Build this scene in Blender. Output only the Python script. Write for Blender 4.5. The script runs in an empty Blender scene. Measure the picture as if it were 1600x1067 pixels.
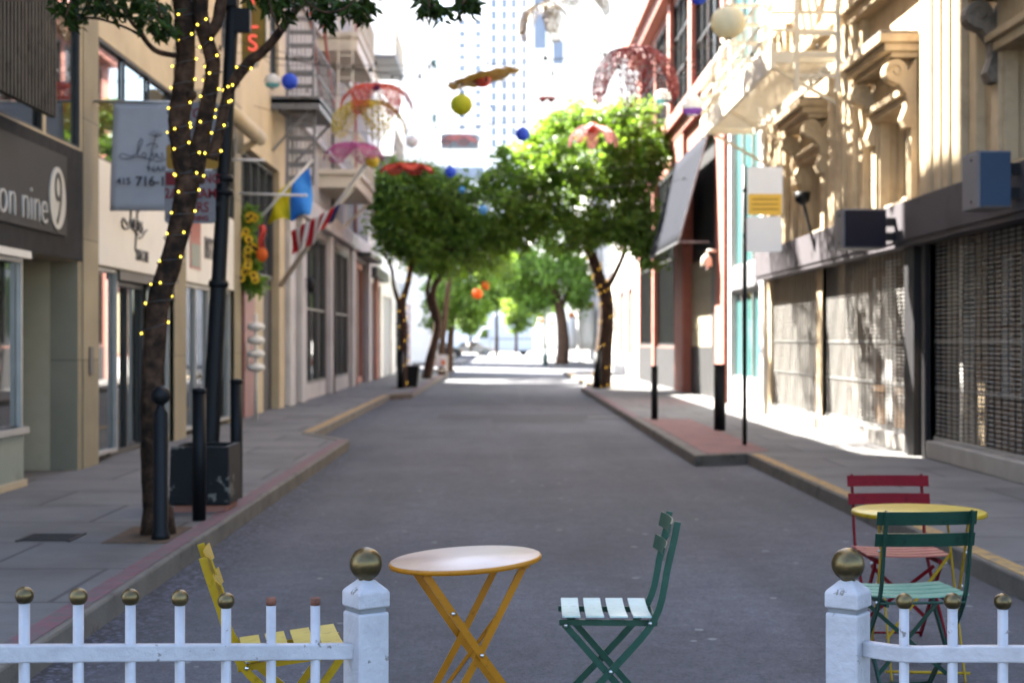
import bpy, math, random
from mathutils import Vector, Matrix
random.seed(7)
R = math.radians
scene = bpy.context.scene
COL = scene.collection

# ------------------------------------------------------------------ camera, world, sun, exposure
F = 2383.0                      # focal length in pixels of the 1600 px wide photograph
CAM_H = 1.51
cam_d = bpy.data.cameras.new("camera")
cam_d.lens = 35.0
cam_d.sensor_width = 23.5
cam_d.clip_start = 0.05
cam_d.clip_end = 5000
cam_d.dof.use_dof = True
cam_d.dof.focus_distance = 4.6
cam_d.dof.aperture_fstop = 2.5
cam = bpy.data.objects.new("camera", cam_d)
COL.objects.link(cam)
cam.location = (0, 0, CAM_H)
cam.rotation_euler = (R(90), 0, -math.atan(20 / F))
scene.camera = cam

SUN = Vector((-1.0, 1.1, 1.7)).normalized()
world = bpy.data.worlds.new("World")
scene.world = world
world.use_nodes = True
wn = world.node_tree
wn.nodes.clear()
wo = wn.nodes.new("ShaderNodeOutputWorld")
wb = wn.nodes.new("ShaderNodeBackground")
ws = wn.nodes.new("ShaderNodeTexSky")
ws.sky_type = 'NISHITA'
ws.sun_disc = False
ws.sun_elevation = math.asin(SUN.z)
ws.sun_rotation = math.atan2(SUN.x, SUN.y)
ws.air_density = 1.0
ws.dust_density = 2.0
ws.ozone_density = 1.0
wb.inputs["Strength"].default_value = 0.06
wn.links.new(ws.outputs[0], wb.inputs["Color"])
wn.links.new(wb.outputs[0], wo.inputs["Surface"])

sl = bpy.data.lights.new("sun", 'SUN')
sl.energy = 5.0
sl.angle = R(0.45)
sl.color = (1.0, 0.95, 0.86)
so = bpy.data.objects.new("sun", sl)
COL.objects.link(so)
so.rotation_euler = SUN.to_track_quat('Z', 'Y').to_euler()

scene.view_settings.view_transform = 'Standard'
scene.view_settings.look = 'None'
scene.view_settings.gamma = 1
scene.view_settings.exposure = 3.95
scene.cycles.max_bounces = 8
scene.cycles.diffuse_bounces = 5
scene.cycles.glossy_bounces = 4
scene.cycles.caustics_reflective = False
scene.cycles.caustics_refractive = False
scene.cycles.sample_clamp_indirect = 6.0
scene.cycles.use_denoising = True

# ------------------------------------------------------------------ helpers
def W(px, py, Y):
    """world point at depth Y seen at photo pixel px,py"""
    return Vector(((px - 780) / F * Y, Y, CAM_H + (533.5 - py) / F * Y))

def N(nt, t, **kw):
    n = nt.nodes.new(t)
    for k, v in kw.items():
        if k in n.inputs: n.inputs[k].default_value = v
        else: setattr(n, k, v)
    return n

def c4(c): return (c[0], c[1], c[2], 1.0)

def mat(name, col, rough=0.6, var=0.12, scale=3.0, metal=0.0, bump=0.0, bscale=60.0, spec=0.5,
        dirt=None, dscale=5.0, dlo=0.55, dhi=0.65, ior=None, rvar=0.0):
    m = bpy.data.materials.new(name)
    m.use_nodes = True
    nt = m.node_tree
    p = nt.nodes["Principled BSDF"]
    tc = N(nt, "ShaderNodeTexCoord")
    n1 = N(nt, "ShaderNodeTexNoise", Scale=scale, Detail=6.0, Roughness=0.6)
    nt.links.new(tc.outputs["Object"], n1.inputs["Vector"])
    mr = N(nt, "ShaderNodeMapRange")
    mr.inputs["From Min"].default_value = 0.3; mr.inputs["From Max"].default_value = 0.7
    nt.links.new(n1.outputs["Fac"], mr.inputs["Value"])
    mx = N(nt, "ShaderNodeMix", data_type='RGBA')
    mx.inputs[6].default_value = c4([max(0, x * (1 - var)) for x in col])
    mx.inputs[7].default_value = c4([min(1, x * (1 + var)) for x in col])
    nt.links.new(mr.outputs[0], mx.inputs[0])
    out = mx.outputs[2]
    if dirt:
        n2 = N(nt, "ShaderNodeTexNoise", Scale=dscale, Detail=8.0, Roughness=0.65)
        nt.links.new(tc.outputs["Object"], n2.inputs["Vector"])
        m2 = N(nt, "ShaderNodeMapRange")
        m2.inputs["From Min"].default_value = dlo; m2.inputs["From Max"].default_value = dhi
        nt.links.new(n2.outputs["Fac"], m2.inputs["Value"])
        x2 = N(nt, "ShaderNodeMix", data_type='RGBA')
        x2.inputs[7].default_value = c4(dirt)
        nt.links.new(m2.outputs[0], x2.inputs[0]); nt.links.new(out, x2.inputs[6])
        out = x2.outputs[2]
    nt.links.new(out, p.inputs["Base Color"])
    p.inputs["Roughness"].default_value = rough
    p.inputs["Metallic"].default_value = metal
    p.inputs["Specular IOR Level"].default_value = spec
    if ior: p.inputs["IOR"].default_value = ior
    if rvar:
        m3 = N(nt, "ShaderNodeMapRange")
        m3.inputs["From Min"].default_value = 0.3; m3.inputs["From Max"].default_value = 0.7
        m3.inputs["To Min"].default_value = rough - rvar; m3.inputs["To Max"].default_value = rough + rvar
        nt.links.new(n1.outputs["Fac"], m3.inputs["Value"]); nt.links.new(m3.outputs[0], p.inputs["Roughness"])
    if bump:
        n3 = N(nt, "ShaderNodeTexNoise", Scale=bscale, Detail=4.0)
        nt.links.new(tc.outputs["Object"], n3.inputs["Vector"])
        b = N(nt, "ShaderNodeBump", Strength=bump, Distance=0.01)
        nt.links.new(n3.outputs["Fac"], b.inputs["Height"])
        nt.links.new(b.outputs[0], p.inputs["Normal"])
    return m

def emit(name, col, strength):
    m = bpy.data.materials.new(name); m.use_nodes = True
    nt = m.node_tree; nt.nodes.clear()
    o = N(nt, "ShaderNodeOutputMaterial"); e = N(nt, "ShaderNodeEmission", Strength=strength)
    e.inputs["Color"].default_value = c4(col)
    nt.links.new(e.outputs[0], o.inputs["Surface"])
    return m

def thin(name, col, transl, rough=0.5, island=0.0, spec=0.3, tcol=None):
    """leaf, paper, cloth: lets light through"""
    m = bpy.data.materials.new(name); m.use_nodes = True
    nt = m.node_tree; p = nt.nodes["Principled BSDF"]; o = nt.nodes["Material Output"]
    t = N(nt, "ShaderNodeBsdfTranslucent"); x = N(nt, "ShaderNodeMixShader")
    x.inputs[0].default_value = transl
    if island:
        g = N(nt, "ShaderNodeNewGeometry")
        mx = N(nt, "ShaderNodeMix", data_type='RGBA')
        mx.inputs[6].default_value = c4([v * (1 - island) for v in col])
        mx.inputs[7].default_value = c4([v * (1 + island) for v in col])
        nt.links.new(g.outputs["Random Per Island"], mx.inputs[0])
        src = mx.outputs[2]
    else:
        tc = N(nt, "ShaderNodeTexCoord"); n1 = N(nt, "ShaderNodeTexNoise", Scale=6.0, Detail=4.0)
        nt.links.new(tc.outputs["Object"], n1.inputs["Vector"])
        mx = N(nt, "ShaderNodeMix", data_type='RGBA')
        mx.inputs[6].default_value = c4([v * .9 for v in col]); mx.inputs[7].default_value = c4([min(1, v * 1.1) for v in col])
        nt.links.new(n1.outputs["Fac"], mx.inputs[0]); src = mx.outputs[2]
    nt.links.new(src, p.inputs["Base Color"])
    if tcol: t.inputs["Color"].default_value = c4(tcol)
    else: nt.links.new(src, t.inputs["Color"])
    p.inputs["Roughness"].default_value = rough; p.inputs["Specular IOR Level"].default_value = spec
    nt.links.new(p.outputs[0], x.inputs[1]); nt.links.new(t.outputs[0], x.inputs[2])
    nt.links.new(x.outputs[0], o.inputs["Surface"])
    return m

LOC = {}
def tag(o, label=None, cat=None, group=None, kind=None):
    if label: o["label"] = label
    if cat: o["category"] = cat
    if group: o["group"] = group
    if kind: o["kind"] = kind
    return o

def thing(name, label, cat, loc=(0, 0, 0), rotz=0.0, group=None):
    o = bpy.data.objects.new(name, None); COL.objects.link(o)
    o.empty_display_size = 0.2
    o.location = loc; o.rotation_euler = (0, 0, rotz)
    LOC[o.name] = Vector(loc)
    return tag(o, label, cat, group)

class MB:
    def __init__(s): s.v = []; s.f = []; s.m = []; s.sm = []
    def add(s, vs, fs, m=0, smooth=False):
        b = len(s.v); s.v += [Vector(x) for x in vs]
        for f in fs: s.f.append([b + i for i in f]); s.m.append(m); s.sm.append(smooth)
        return s
    def box(s, x0, x1, y0, y1, z0, z1, m=0):
        if x0 > x1: x0, x1 = x1, x0
        if y0 > y1: y0, y1 = y1, y0
        v = [(x0,y0,z0),(x1,y0,z0),(x1,y1,z0),(x0,y1,z0),(x0,y0,z1),(x1,y0,z1),(x1,y1,z1),(x0,y1,z1)]
        return s.add(v, [(3,2,1,0),(4,5,6,7),(0,1,5,4),(1,2,6,5),(2,3,7,6),(3,0,4,7)], m)
    def obox(s, c, size, M=Matrix.Identity(3), m=0):
        c = Vector(c); h = [x / 2 for x in size]
        v = [c + M @ Vector((a*h[0], b*h[1], d*h[2])) for d in (-1,1) for a, b in ((-1,-1),(1,-1),(1,1),(-1,1))]
        return s.add(v, [(3,2,1,0),(4,5,6,7),(0,1,5,4),(1,2,6,5),(2,3,7,6),(3,0,4,7)], m)
    def bar(s, p0, p1, w, t, side=(1,0,0), m=0):
        p0 = Vector(p0); p1 = Vector(p1); d = (p1 - p0).normalized()
        a = Vector(side); a = (a - d * a.dot(d))
        if a.length < 1e-4: a = d.orthogonal()
        a.normalize(); b = d.cross(a)
        v = [p + a*i*w/2 + b*j*t/2 for p in (p0, p1) for i, j in ((-1,-1),(1,-1),(1,1),(-1,1))]
        return s.add(v, [(3,2,1,0),(4,5,6,7),(0,1,5,4),(1,2,6,5),(2,3,7,6),(3,0,4,7)], m)
    def strip(s, pts, w, t, side=(1,0,0), m=0):
        """a flat bar along a bent path; w along side"""
        pts = [Vector(p) for p in pts]; a = Vector(side).normalized(); vs = []; n = len(pts)
        for i, p in enumerate(pts):
            d = (pts[min(i+1, n-1)] - pts[max(i-1, 0)]).normalized(); b = d.cross(a).normalized()
            vs += [p + a*x*w/2 + b*y*t/2 for x, y in ((-1,-1),(1,-1),(1,1),(-1,1))]
        fs = [(3,2,1,0), tuple(4*(n-1)+k for k in range(4))]
        for i in range(n-1):
            for k in range(4): fs.append((4*i+k, 4*i+(k+1)%4, 4*i+4+(k+1)%4, 4*i+4+k))
        return s.add(vs, fs, m)
    def tube(s, pts, rad, n=8, m=0, smooth=True, wob=0.0):
        pts = [Vector(p) for p in pts]; k = len(pts)
        if not hasattr(rad, '__len__'): rad = [rad]*k
        d0 = (pts[1]-pts[0]).normalized(); a = d0.orthogonal().normalized(); vs = []
        for i, p in enumerate(pts):
            d = (pts[min(i+1,k-1)] - pts[max(i-1,0)]).normalized()
            a = (a - d*a.dot(d)).normalized(); b = d.cross(a)
            for j in range(n):
                t = 2*math.pi*j/n; r = rad[i] * (1 + (random.uniform(-wob, wob) if wob else 0))
                vs.append(p + a*math.cos(t)*r + b*math.sin(t)*r)
        fs = []
        for i in range(k-1):
            for j in range(n): fs.append((i*n+j, i*n+(j+1)%n, (i+1)*n+(j+1)%n, (i+1)*n+j))
        s.add(vs, fs, m, smooth)
        b = len(s.v) - k*n
        s.f.append([b + j for j in reversed(range(n))]); s.m.append(m); s.sm.append(False)
        s.f.append([b + (k-1)*n + j for j in range(n)]); s.m.append(m); s.sm.append(False)
        return s
    def lathe(s, prof, c=(0,0,0), n=16, m=0, smooth=True, M=None):
        c = Vector(c); vs = []; k = len(prof)
        for r, z in prof:
            for j in range(n):
                t = 2*math.pi*j/n; q = Vector((r*math.cos(t), r*math.sin(t), z))
                vs.append(c + (M @ q if M else q))
        fs = []
        for i in range(k-1):
            for j in range(n): fs.append((i*n+j, i*n+(j+1)%n, (i+1)*n+(j+1)%n, (i+1)*n+j))
        fs.append(tuple(reversed(range(n)))); fs.append(tuple((k-1)*n+j for j in range(n)))
        return s.add(vs, fs, m, smooth)
    def sphere(s, c, r, n=16, m=0, sz=1.0, rib=0, ribd=0.0):
        prof = []; k = max(6, n//2)
        c = Vector(c); vs = []; fs = []
        for i in range(k+1):
            t = math.pi*i/k
            for j in range(n):
                a = 2*math.pi*j/n
                rr = r*(1 - ribd*abs(math.sin(rib*a/2))) if rib else r
                vs.append(c + Vector((rr*math.sin(t)*math.cos(a), rr*math.sin(t)*math.sin(a), r*sz*math.cos(t))))
        for i in range(k):
            for j in range(n): fs.append((i*n+(j+1)%n, i*n+j, (i+1)*n+j, (i+1)*n+(j+1)%n))
        return s.add(vs, fs, m, True)
    def prism(s, poly, d0, d1, fn, m=0):
        """poly in 2-D, extruded from d0 to d1; fn(a,b,d) -> xyz"""
        n = len(poly)
        vs = [fn(a, b, d0) for a, b in poly] + [fn(a, b, d1) for a, b in poly]
        fs = [tuple(reversed(range(n))), tuple(n+i for i in range(n))] + [(i, (i+1)%n, n+(i+1)%n, n+i) for i in range(n)]
        return s.add(vs, fs, m)
    def grid(s, fn, nu, nv, m=0, smooth=True):
        vs = [fn(i/nu, j/nv) for i in range(nu+1) for j in range(nv+1)]
        fs = [(i*(nv+1)+j, (i+1)*(nv+1)+j, (i+1)*(nv+1)+j+1, i*(nv+1)+j+1) for i in range(nu) for j in range(nv)]
        return s.add(vs, fs, m, smooth)
    def build(s, name, mats, parent=None, bevel=0.0, solid=0.0, wire=0.0, fix=True):
        if not isinstance(mats, (list, tuple)): mats = [mats]
        if parent is not None:
            off = Vector((0,0,0)); q = parent
            while q is not None: off += LOC.get(q.name, Vector((0,0,0))); q = q.parent
            loc = Vector((0,0,0))
        else:
            xs = [v.x for v in s.v]; ys = [v.y for v in s.v]; zs = [v.z for v in s.v]
            off = Vector(((min(xs)+max(xs))/2, (min(ys)+max(ys))/2, min(zs))); loc = off
        me = bpy.data.meshes.new(name)
        me.from_pydata([v - off for v in s.v], [], s.f)
        for mm in mats: me.materials.append(mm)
        for p, mi, sm in zip(me.polygons, s.m, s.sm): p.material_index = mi; p.use_smooth = sm
        if fix:
            import bmesh
            bm = bmesh.new(); bm.from_mesh(me); bmesh.ops.recalc_face_normals(bm, faces=bm.faces[:]); bm.to_mesh(me); bm.free()
        me.update()
        o = bpy.data.objects.new(name, me); COL.objects.link(o)
        o.location = loc
        if parent is not None: o.parent = parent
        else: LOC[o.name] = loc
        if bevel:
            b = o.modifiers.new("bevel", 'BEVEL'); b.width = bevel; b.segments = 2; b.limit_method = 'ANGLE'
        if solid:
            b = o.modifiers.new("solid", 'SOLIDIFY'); b.thickness = solid
        if wire:
            b = o.modifiers.new("wire", 'WIREFRAME'); b.thickness = wire; b.use_replace = True
        return o

def each(name, boxes, m, parent, bevel=0.0):
    """one part per box"""
    return [MB().box(*q).build(name, m, parent, bevel=bevel) for q in boxes]

def children(o): return [c for c in bpy.data.objects if c.parent == o]
def copy_tree(o, loc=None, rotz=None, label=None, group=None, parent=None):
    c = o.copy(); COL.objects.link(c)
    if parent is not None: c.parent = parent
    if loc is not None: c.location = loc
    if rotz is not None: c.rotation_euler = (0, 0, rotz)
    if label: c["label"] = label
    if group: c["group"] = group
    for ch in children(o): copy_tree(ch, parent=c)
    return c

def text(name, s, size, org, right, up, m, parent, extr=0.008, align='LEFT', shear=0.0, sx=1.0, bold=0.0):
    cu = bpy.data.curves.new("t", 'FONT'); cu.body = s; cu.size = size; cu.extrude = extr; cu.shear = shear
    cu.align_x = align; cu.offset = bold
    o = bpy.data.objects.new("t", cu); COL.objects.link(o)
    dg = bpy.context.evaluated_depsgraph_get()
    me = bpy.data.meshes.new_from_object(o.evaluated_get(dg))
    bpy.data.objects.remove(o); bpy.data.curves.remove(cu)
    r = Vector(right).normalized(); u = Vector(up).normalized(); n = r.cross(u)
    org = Vector(org); off = Vector((0,0,0)); q = parent
    while q is not None: off += LOC.get(q.name, Vector((0,0,0))); q = q.parent
    for v in me.vertices:
        v.co = org + r*v.co.x*sx + u*v.co.y + n*v.co.z - off
    me.materials.clear(); me.materials.append(m)
    for p in me.polygons: p.material_index = 0
    ob = bpy.data.objects.new(name, me); COL.objects.link(ob); ob.parent = parent
    return ob

def smooth_path(pts, k=4):
    """Catmull-Rom"""
    P_ = [Vector(p) for p in pts]; out = []
    for i in range(len(P_)-1):
        a, b_, c, d = P_[max(i-1,0)], P_[i], P_[i+1], P_[min(i+2,len(P_)-1)]
        for j in range(k):
            t = j/k
            out.append(.5*((2*b_) + (c-a)*t + (2*a-5*b_+4*c-d)*t*t + (3*b_-a-3*c+d)*t**3))
    out.append(P_[-1]); return out

UP = (0,0,1)
# ------------------------------------------------------------------ materials
def asphalt():
    m = mat("asphalt", (0.049,0.0500,0.061), 0.85, 0.40, 0.55, bump=0.5, bscale=180, dirt=(0.031,0.031,0.037), dscale=1.1, dlo=0.45, dhi=0.68)
    nt = m.node_tree; p = nt.nodes["Principled BSDF"]
    src = p.inputs["Base Color"].links[0].from_socket
    tc = N(nt, "ShaderNodeTexCoord")
    v = N(nt, "ShaderNodeTexVoronoi", Scale=95.0); nt.links.new(tc.outputs["Object"], v.inputs["Vector"])
    mr = N(nt, "ShaderNodeMapRange"); mr.inputs["From Min"].default_value = 0; mr.inputs["From Max"].default_value = 1
    mr.inputs["To Min"].default_value = .55; mr.inputs["To Max"].default_value = 1.5
    s1 = N(nt, "ShaderNodeSeparateColor"); nt.links.new(v.outputs["Color"], s1.inputs[0]); nt.links.new(s1.outputs[0], mr.inputs["Value"])
    mul = N(nt, "ShaderNodeMix", data_type='RGBA', blend_type='MULTIPLY'); mul.inputs[0].default_value = 1
    nt.links.new(src, mul.inputs[6]); nt.links.new(mr.outputs[0], mul.inputs[7])
    n9 = N(nt, "ShaderNodeTexNoise", Scale=7.0, Detail=9.0, Roughness=0.75); nt.links.new(tc.outputs["Object"], n9.inputs["Vector"])
    m9 = N(nt, "ShaderNodeMapRange"); m9.inputs["From Min"].default_value = .3; m9.inputs["From Max"].default_value = .7
    m9.inputs["To Min"].default_value = .68; m9.inputs["To Max"].default_value = 1.32; nt.links.new(n9.outputs["Fac"], m9.inputs["Value"])
    mul9 = N(nt, "ShaderNodeMix", data_type='RGBA', blend_type='MULTIPLY'); mul9.inputs[0].default_value = 1
    nt.links.new(mul.outputs[2], mul9.inputs[6]); nt.links.new(m9.outputs[0], mul9.inputs[7]); mul = mul9
    # trodden chewing gum
    v2 = N(nt, "ShaderNodeTexVoronoi", Scale=4.0); nt.links.new(tc.outputs["Object"], v2.inputs["Vector"])
    nz = N(nt, "ShaderNodeSeparateColor"); nt.links.new(v2.outputs["Color"], nz.inputs[0])
    th = N(nt, "ShaderNodeMath", operation='MULTIPLY'); th.inputs[1].default_value = 0.11; nt.links.new(nz.outputs[1], th.inputs[0])
    lt = N(nt, "ShaderNodeMath", operation='LESS_THAN'); nt.links.new(v2.outputs["Distance"], lt.inputs[0]); nt.links.new(th.outputs[0], lt.inputs[1])
    mg = N(nt, "ShaderNodeMix", data_type='RGBA'); mg.inputs[7].default_value = (.17,.17,.175,1)
    nt.links.new(lt.outputs[0], mg.inputs[0]); nt.links.new(mul.outputs[2], mg.inputs[6])
    def mth(op, x, y):
        q = N(nt, "ShaderNodeMath", operation=op)
        for i, v in enumerate((x, y)):
            if isinstance(v, (int, float)): q.inputs[i].default_value = v
            else: nt.links.new(v, q.inputs[i])
        return q.outputs[0]
    geo = N(nt, "ShaderNodeNewGeometry"); sx = N(nt, "ShaderNodeSeparateXYZ"); nt.links.new(geo.outputs["Position"], sx.inputs[0])
    kx = mth('ADD', mth('MULTIPLY', mth('GREATER_THAN', sx.outputs[1], 22.3), -.72), -2.1)      # where the kerb face stands
    dist = mth('SUBTRACT', sx.outputs[0], kx)
    nA = N(nt, "ShaderNodeTexNoise", Scale=1.3, Detail=7.0, Roughness=.7); nt.links.new(geo.outputs["Position"], nA.inputs["Vector"])
    edge = mth('ADD', dist, mth('MULTIPLY', mth('SUBTRACT', nA.outputs["Fac"], .5), .75))
    mk = N(nt, "ShaderNodeMapRange"); mk.inputs["From Min"].default_value = .14; mk.inputs["From Max"].default_value = .50
    mk.inputs["To Min"].default_value = .92; mk.inputs["To Max"].default_value = 0; nt.links.new(edge, mk.inputs["Value"])
    vp = N(nt, "ShaderNodeTexVoronoi", Scale=42.0); nt.links.new(geo.outputs["Position"], vp.inputs["Vector"])
    sp_ = N(nt, "ShaderNodeSeparateColor"); nt.links.new(vp.outputs["Color"], sp_.inputs[0])
    peb = N(nt, "ShaderNodeMix", data_type='RGBA'); peb.inputs[6].default_value = (.006,.006,.009,1); peb.inputs[7].default_value = (.085,.092,.135,1)
    nt.links.new(mth('POWER', sp_.outputs[0], 4.0), peb.inputs[0])
    mz = N(nt, "ShaderNodeMix", data_type='RGBA'); nt.links.new(mk.outputs[0], mz.inputs[0]); nt.links.new(mg.outputs[2], mz.inputs[6]); nt.links.new(peb.outputs[2], mz.inputs[7])
    # oil drips and worn streaks along the lane
    nS = N(nt, "ShaderNodeTexNoise", Scale=1.0, Detail=6.0, Roughness=.6); mp = N(nt, "ShaderNodeMapping"); mp.inputs["Scale"].default_value = (1.6,.16,1)
    nt.links.new(geo.outputs["Position"], mp.inputs["Vector"]); nt.links.new(mp.outputs[0], nS.inputs["Vector"])
    mS = N(nt, "ShaderNodeMapRange"); mS.inputs["From Min"].default_value = .35; mS.inputs["From Max"].default_value = .65
    mS.inputs["To Min"].default_value = .80; mS.inputs["To Max"].default_value = 1.16; nt.links.new(nS.outputs["Fac"], mS.inputs["Value"])
    mT = N(nt, "ShaderNodeMix", data_type='RGBA', blend_type='MULTIPLY'); mT.inputs[0].default_value = 1
    nt.links.new(mz.outputs[2], mT.inputs[6]); nt.links.new(mS.outputs[0], mT.inputs[7])
    nt.links.new(mT.outputs[2], p.inputs["Base Color"])
    return m

def jointed(name, col, sx, sy, joint, var=.12, off=0.5, mortar=0.012, rough=.85, dirt=None, vertical=False, bump=.3):
    """pavers, tiles or bricks"""
    m = mat(name, col, rough, var, 1.6, bump=bump, bscale=90, dirt=dirt, dscale=1.1, dlo=.45, dhi=.8)
    nt = m.node_tree; p = nt.nodes["Principled BSDF"]; src = p.inputs["Base Color"].links[0].from_socket
    tc = N(nt, "ShaderNodeTexCoord"); vec = tc.outputs["Object"]
    if vertical:
        sp = N(nt, "ShaderNodeSeparateXYZ"); cb = N(nt, "ShaderNodeCombineXYZ")
        nt.links.new(vec, sp.inputs[0])
        ad = N(nt, "ShaderNodeMath", operation='ADD'); nt.links.new(sp.outputs[0], ad.inputs[0]); nt.links.new(sp.outputs[1], ad.inputs[1])
        nt.links.new(ad.outputs[0], cb.inputs[0]); nt.links.new(sp.outputs[2], cb.inputs[1]); vec = cb.outputs[0]
    b = N(nt, "ShaderNodeTexBrick", Scale=1.0); b.offset = off
    b.inputs["Brick Width"].default_value = sx; b.inputs["Row Height"].default_value = sy
    b.inputs["Mortar Size"].default_value = mortar; b.inputs["Mortar Smooth"].default_value = 0.2
    b.inputs["Color1"].default_value = (.85,.85,.85,1); b.inputs["Color2"].default_value = (1.12,1.12,1.12,1)
    b.inputs["Mortar"].default_value = c4([joint]*3)
    nt.links.new(vec, b.inputs["Vector"])
    mul = N(nt, "ShaderNodeMix", data_type='RGBA', blend_type='MULTIPLY'); mul.inputs[0].default_value = 1
    nt.links.new(src, mul.inputs[6]); nt.links.new(b.outputs["Color"], mul.inputs[7])
    nt.links.new(mul.outputs[2], p.inputs["Base Color"])
    return m

M = {}
M['asphalt'] = asphalt()
M['patch'] = mat("asphalt_patch", (.033,.032,.037), .9, .2, 2, bump=.4, bscale=150)
M['tar'] = mat("tar_seam", (.010,.010,.011), .7, .2, 4)
M['gutter'] = mat("gutter_aggregate", (.040,.043,.060), .85, .9, 45, bump=1.0, bscale=70, spec=.2, dirt=(.008,.008,.010), dscale=16, dlo=.42, dhi=.56)
M['walk'] = jointed("pavement_concrete", (.108,.104,.102), 1.5, 1.2, .35, dirt=(.052,.051,.049), mortar=.018)
M['kerb'] = mat("kerb_granite", (.10,.088,.072), .85, .25, 3, bump=.4, dirt=(.045,.038,.032), dscale=4)
M['redpaint'] = mat("red_kerb_paint", (.125,.048,.060), .85, .3, 5, dirt=(.075,.062,.060), dscale=7, dlo=.44, dhi=.60)
M['yelpaint'] = mat("yellow_kerb_paint", (.30,.185,.055), .85, .2, 5, dirt=(.12,.095,.07), dscale=9, dlo=.48, dhi=.62)
M['brickpave'] = jointed("brick_paving", (.20,.085,.075), .2, .1, .45, mortar=.012, var=.25, dirt=(.12,.07,.065))
M['ground'] = mat("ground_concrete", (.2,.2,.2), .9, .2, .2)
M['soil'] = mat("soil", (.075,.042,.02), .95, .4, 12, bump=.8, bscale=60)
M['whitepaint'] = mat("worn_white_paint", (.325,.318,.335), .5, .14, 9, bump=.35, bscale=45, spec=.3, dirt=(.13,.115,.105), dscale=19, dlo=.625, dhi=.66)
M['brass'] = mat("tarnished_brass", (.105,.078,.036), .34, .3, 12, metal=.85, bump=.05, dirt=(.06,.045,.028), dscale=20, dlo=.55, dhi=.7, rvar=.08)
M['rust'] = mat("rust", (.10,.035,.02), .9, .5, 40, bump=.4)
M['tabletop'] = mat("worn_pink_tabletop", (.40,.29,.23), .32, .10, 4, dirt=(.36,.24,.15), dscale=3, dlo=.45, dhi=.75)
def enamel(n, c, r=.35, sp=.22): return mat(n, c, r, .10, 9, bump=.05, bscale=40, spec=sp, dirt=[x*.5 for x in c], dscale=26, dlo=.57, dhi=.72)
M['orange'] = enamel("orange_enamel", (.30,.115,.004))
M['green'] = enamel("green_enamel", (.018,.055,.037))
M['palegreen'] = enamel("pale_green_enamel", (.16,.28,.20))
M['paleseat'] = enamel("pale_mint_enamel", (.36,.46,.42), .28)
M['dkgreen'] = enamel("dark_green_enamel", (.010,.034,.023))
M['red'] = enamel("red_enamel", (.105,.0022,.0055), .5, .08)
M['palered'] = enamel("pale_red_enamel", (.28,.085,.07))
M['yellow'] = enamel("yellow_enamel", (.27,.165,.004))
M['paleyellow'] = enamel("pale_yellow_enamel", (.36,.27,.055))
M['ytop'] = enamel("yellow_tabletop", (.48,.34,.06), .3)
M['steel'] = mat("bolt_steel", (.5,.5,.5), .3, .1, 5, metal=1)
M['black'] = mat("black_iron", (.0035,.004,.005), .55, .3, 8, bump=.08, bscale=50, spec=.2)
M['planter'] = mat("flaking_black_planter", (.005,.0055,.006), .6, .3, 5, bump=.3, bscale=30, spec=.2, dirt=(.13,.12,.10), dscale=3.4, dlo=.585, dhi=.61)
M['bark'] = mat("bark", (.050,.028,.0175), .95, .6, 14, bump=1.0, bscale=28, spec=.12, dirt=(.012,.008,.0055), dscale=9, dlo=.42, dhi=.62)
M['bark2'] = mat("warm_bark", (.06,.037,.026), .95, .4, 8, bump=.8, bscale=20, spec=.2)
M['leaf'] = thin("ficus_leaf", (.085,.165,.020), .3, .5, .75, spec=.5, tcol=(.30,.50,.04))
M['leafshade'] = thin("shaded_ficus_leaf", (.020,.040,.006), .35, .40, .6, spec=.15)  # backlit shade of the near crown is put into the leaf colour
M['leafpale'] = thin("pale_leaf", (.09,.16,.03), .35, .5, .5, tcol=(.34,.48,.06))
M['bulb'] = emit("warm_bulb", (1.0,.70,.07), .55)
M['bulbdim'] = emit("dim_warm_bulb", (1.0,.55,.06), .22)
M['cable'] = mat("cable", (.03,.03,.03), .6)
M['beige'] = mat("beige_render", (.42,.345,.225), .75, .08, 1.5, bump=.15, bscale=70, dirt=(.30,.24,.15), dscale=.9, dlo=.5, dhi=.85)
M['beigetile'] = jointed("beige_panel_wall", (.25,.215,.145), 3.0, 1.31, .4, mortar=.006, off=0, vertical=True, bump=.1)
M['charfascia'] = mat("charcoal_stone", (.034,.034,.036), .85, .2, 5, bump=.15, bscale=60, spec=.08)
M['charpanel'] = mat("grey_sign_panel", (.060,.060,.062), .7, .05, 2, spec=.1)
M['silver'] = mat("silver_letters", (.48,.48,.46), .4, .05, 4)
M['whitesign'] = mat("white_sign_panel", (.62,.61,.58), .5, .05, 1.3, dirt=(.53,.52,.49), dscale=1.2, dlo=.5, dhi=.8)
M['ink'] = mat("black_ink", (.03,.03,.035), .6)
M['redink'] = mat("red_ink", (.13,.012,.016), .6, spec=.2)
M['palegrn'] = mat("pale_green_panel", (.19,.225,.195), .5, .06, 2, dirt=(.14,.165,.145), dscale=2)
M['glass'] = mat("shop_glass", (.012,.016,.016), .02, .3, .5, spec=1.0, ior=2.6)
M['glassreflect'] = mat("teal_reflection_glass", (.06,.16,.16), .03, .3, .6, spec=1.0, ior=1.9)  # teal base colour paints the greenery mirrored in the panes
M['glassblue'] = mat("tower_glass", (.13,.155,.205), .2, .2, .1, spec=.4)
M['frame'] = mat("aluminium_frame", (.33,.33,.32), .4, .1, 4, metal=.4)
M['darkframe'] = mat("dark_window_frame", (.03,.03,.03), .45, .2, 4)
M['interior'] = mat("dim_interior", (.05,.055,.06), .8, .3, 1.2)
M['screen'] = mat("weathered_metal_screen", (.075,.064,.050), .75, .25, 2.5, spec=.1, dirt=(.035,.028,.02), dscale=6, dlo=.5, dhi=.7)
M['bannercloth'] = thin("grey_banner_cloth", (.40,.405,.43), .12, .8)
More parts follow.
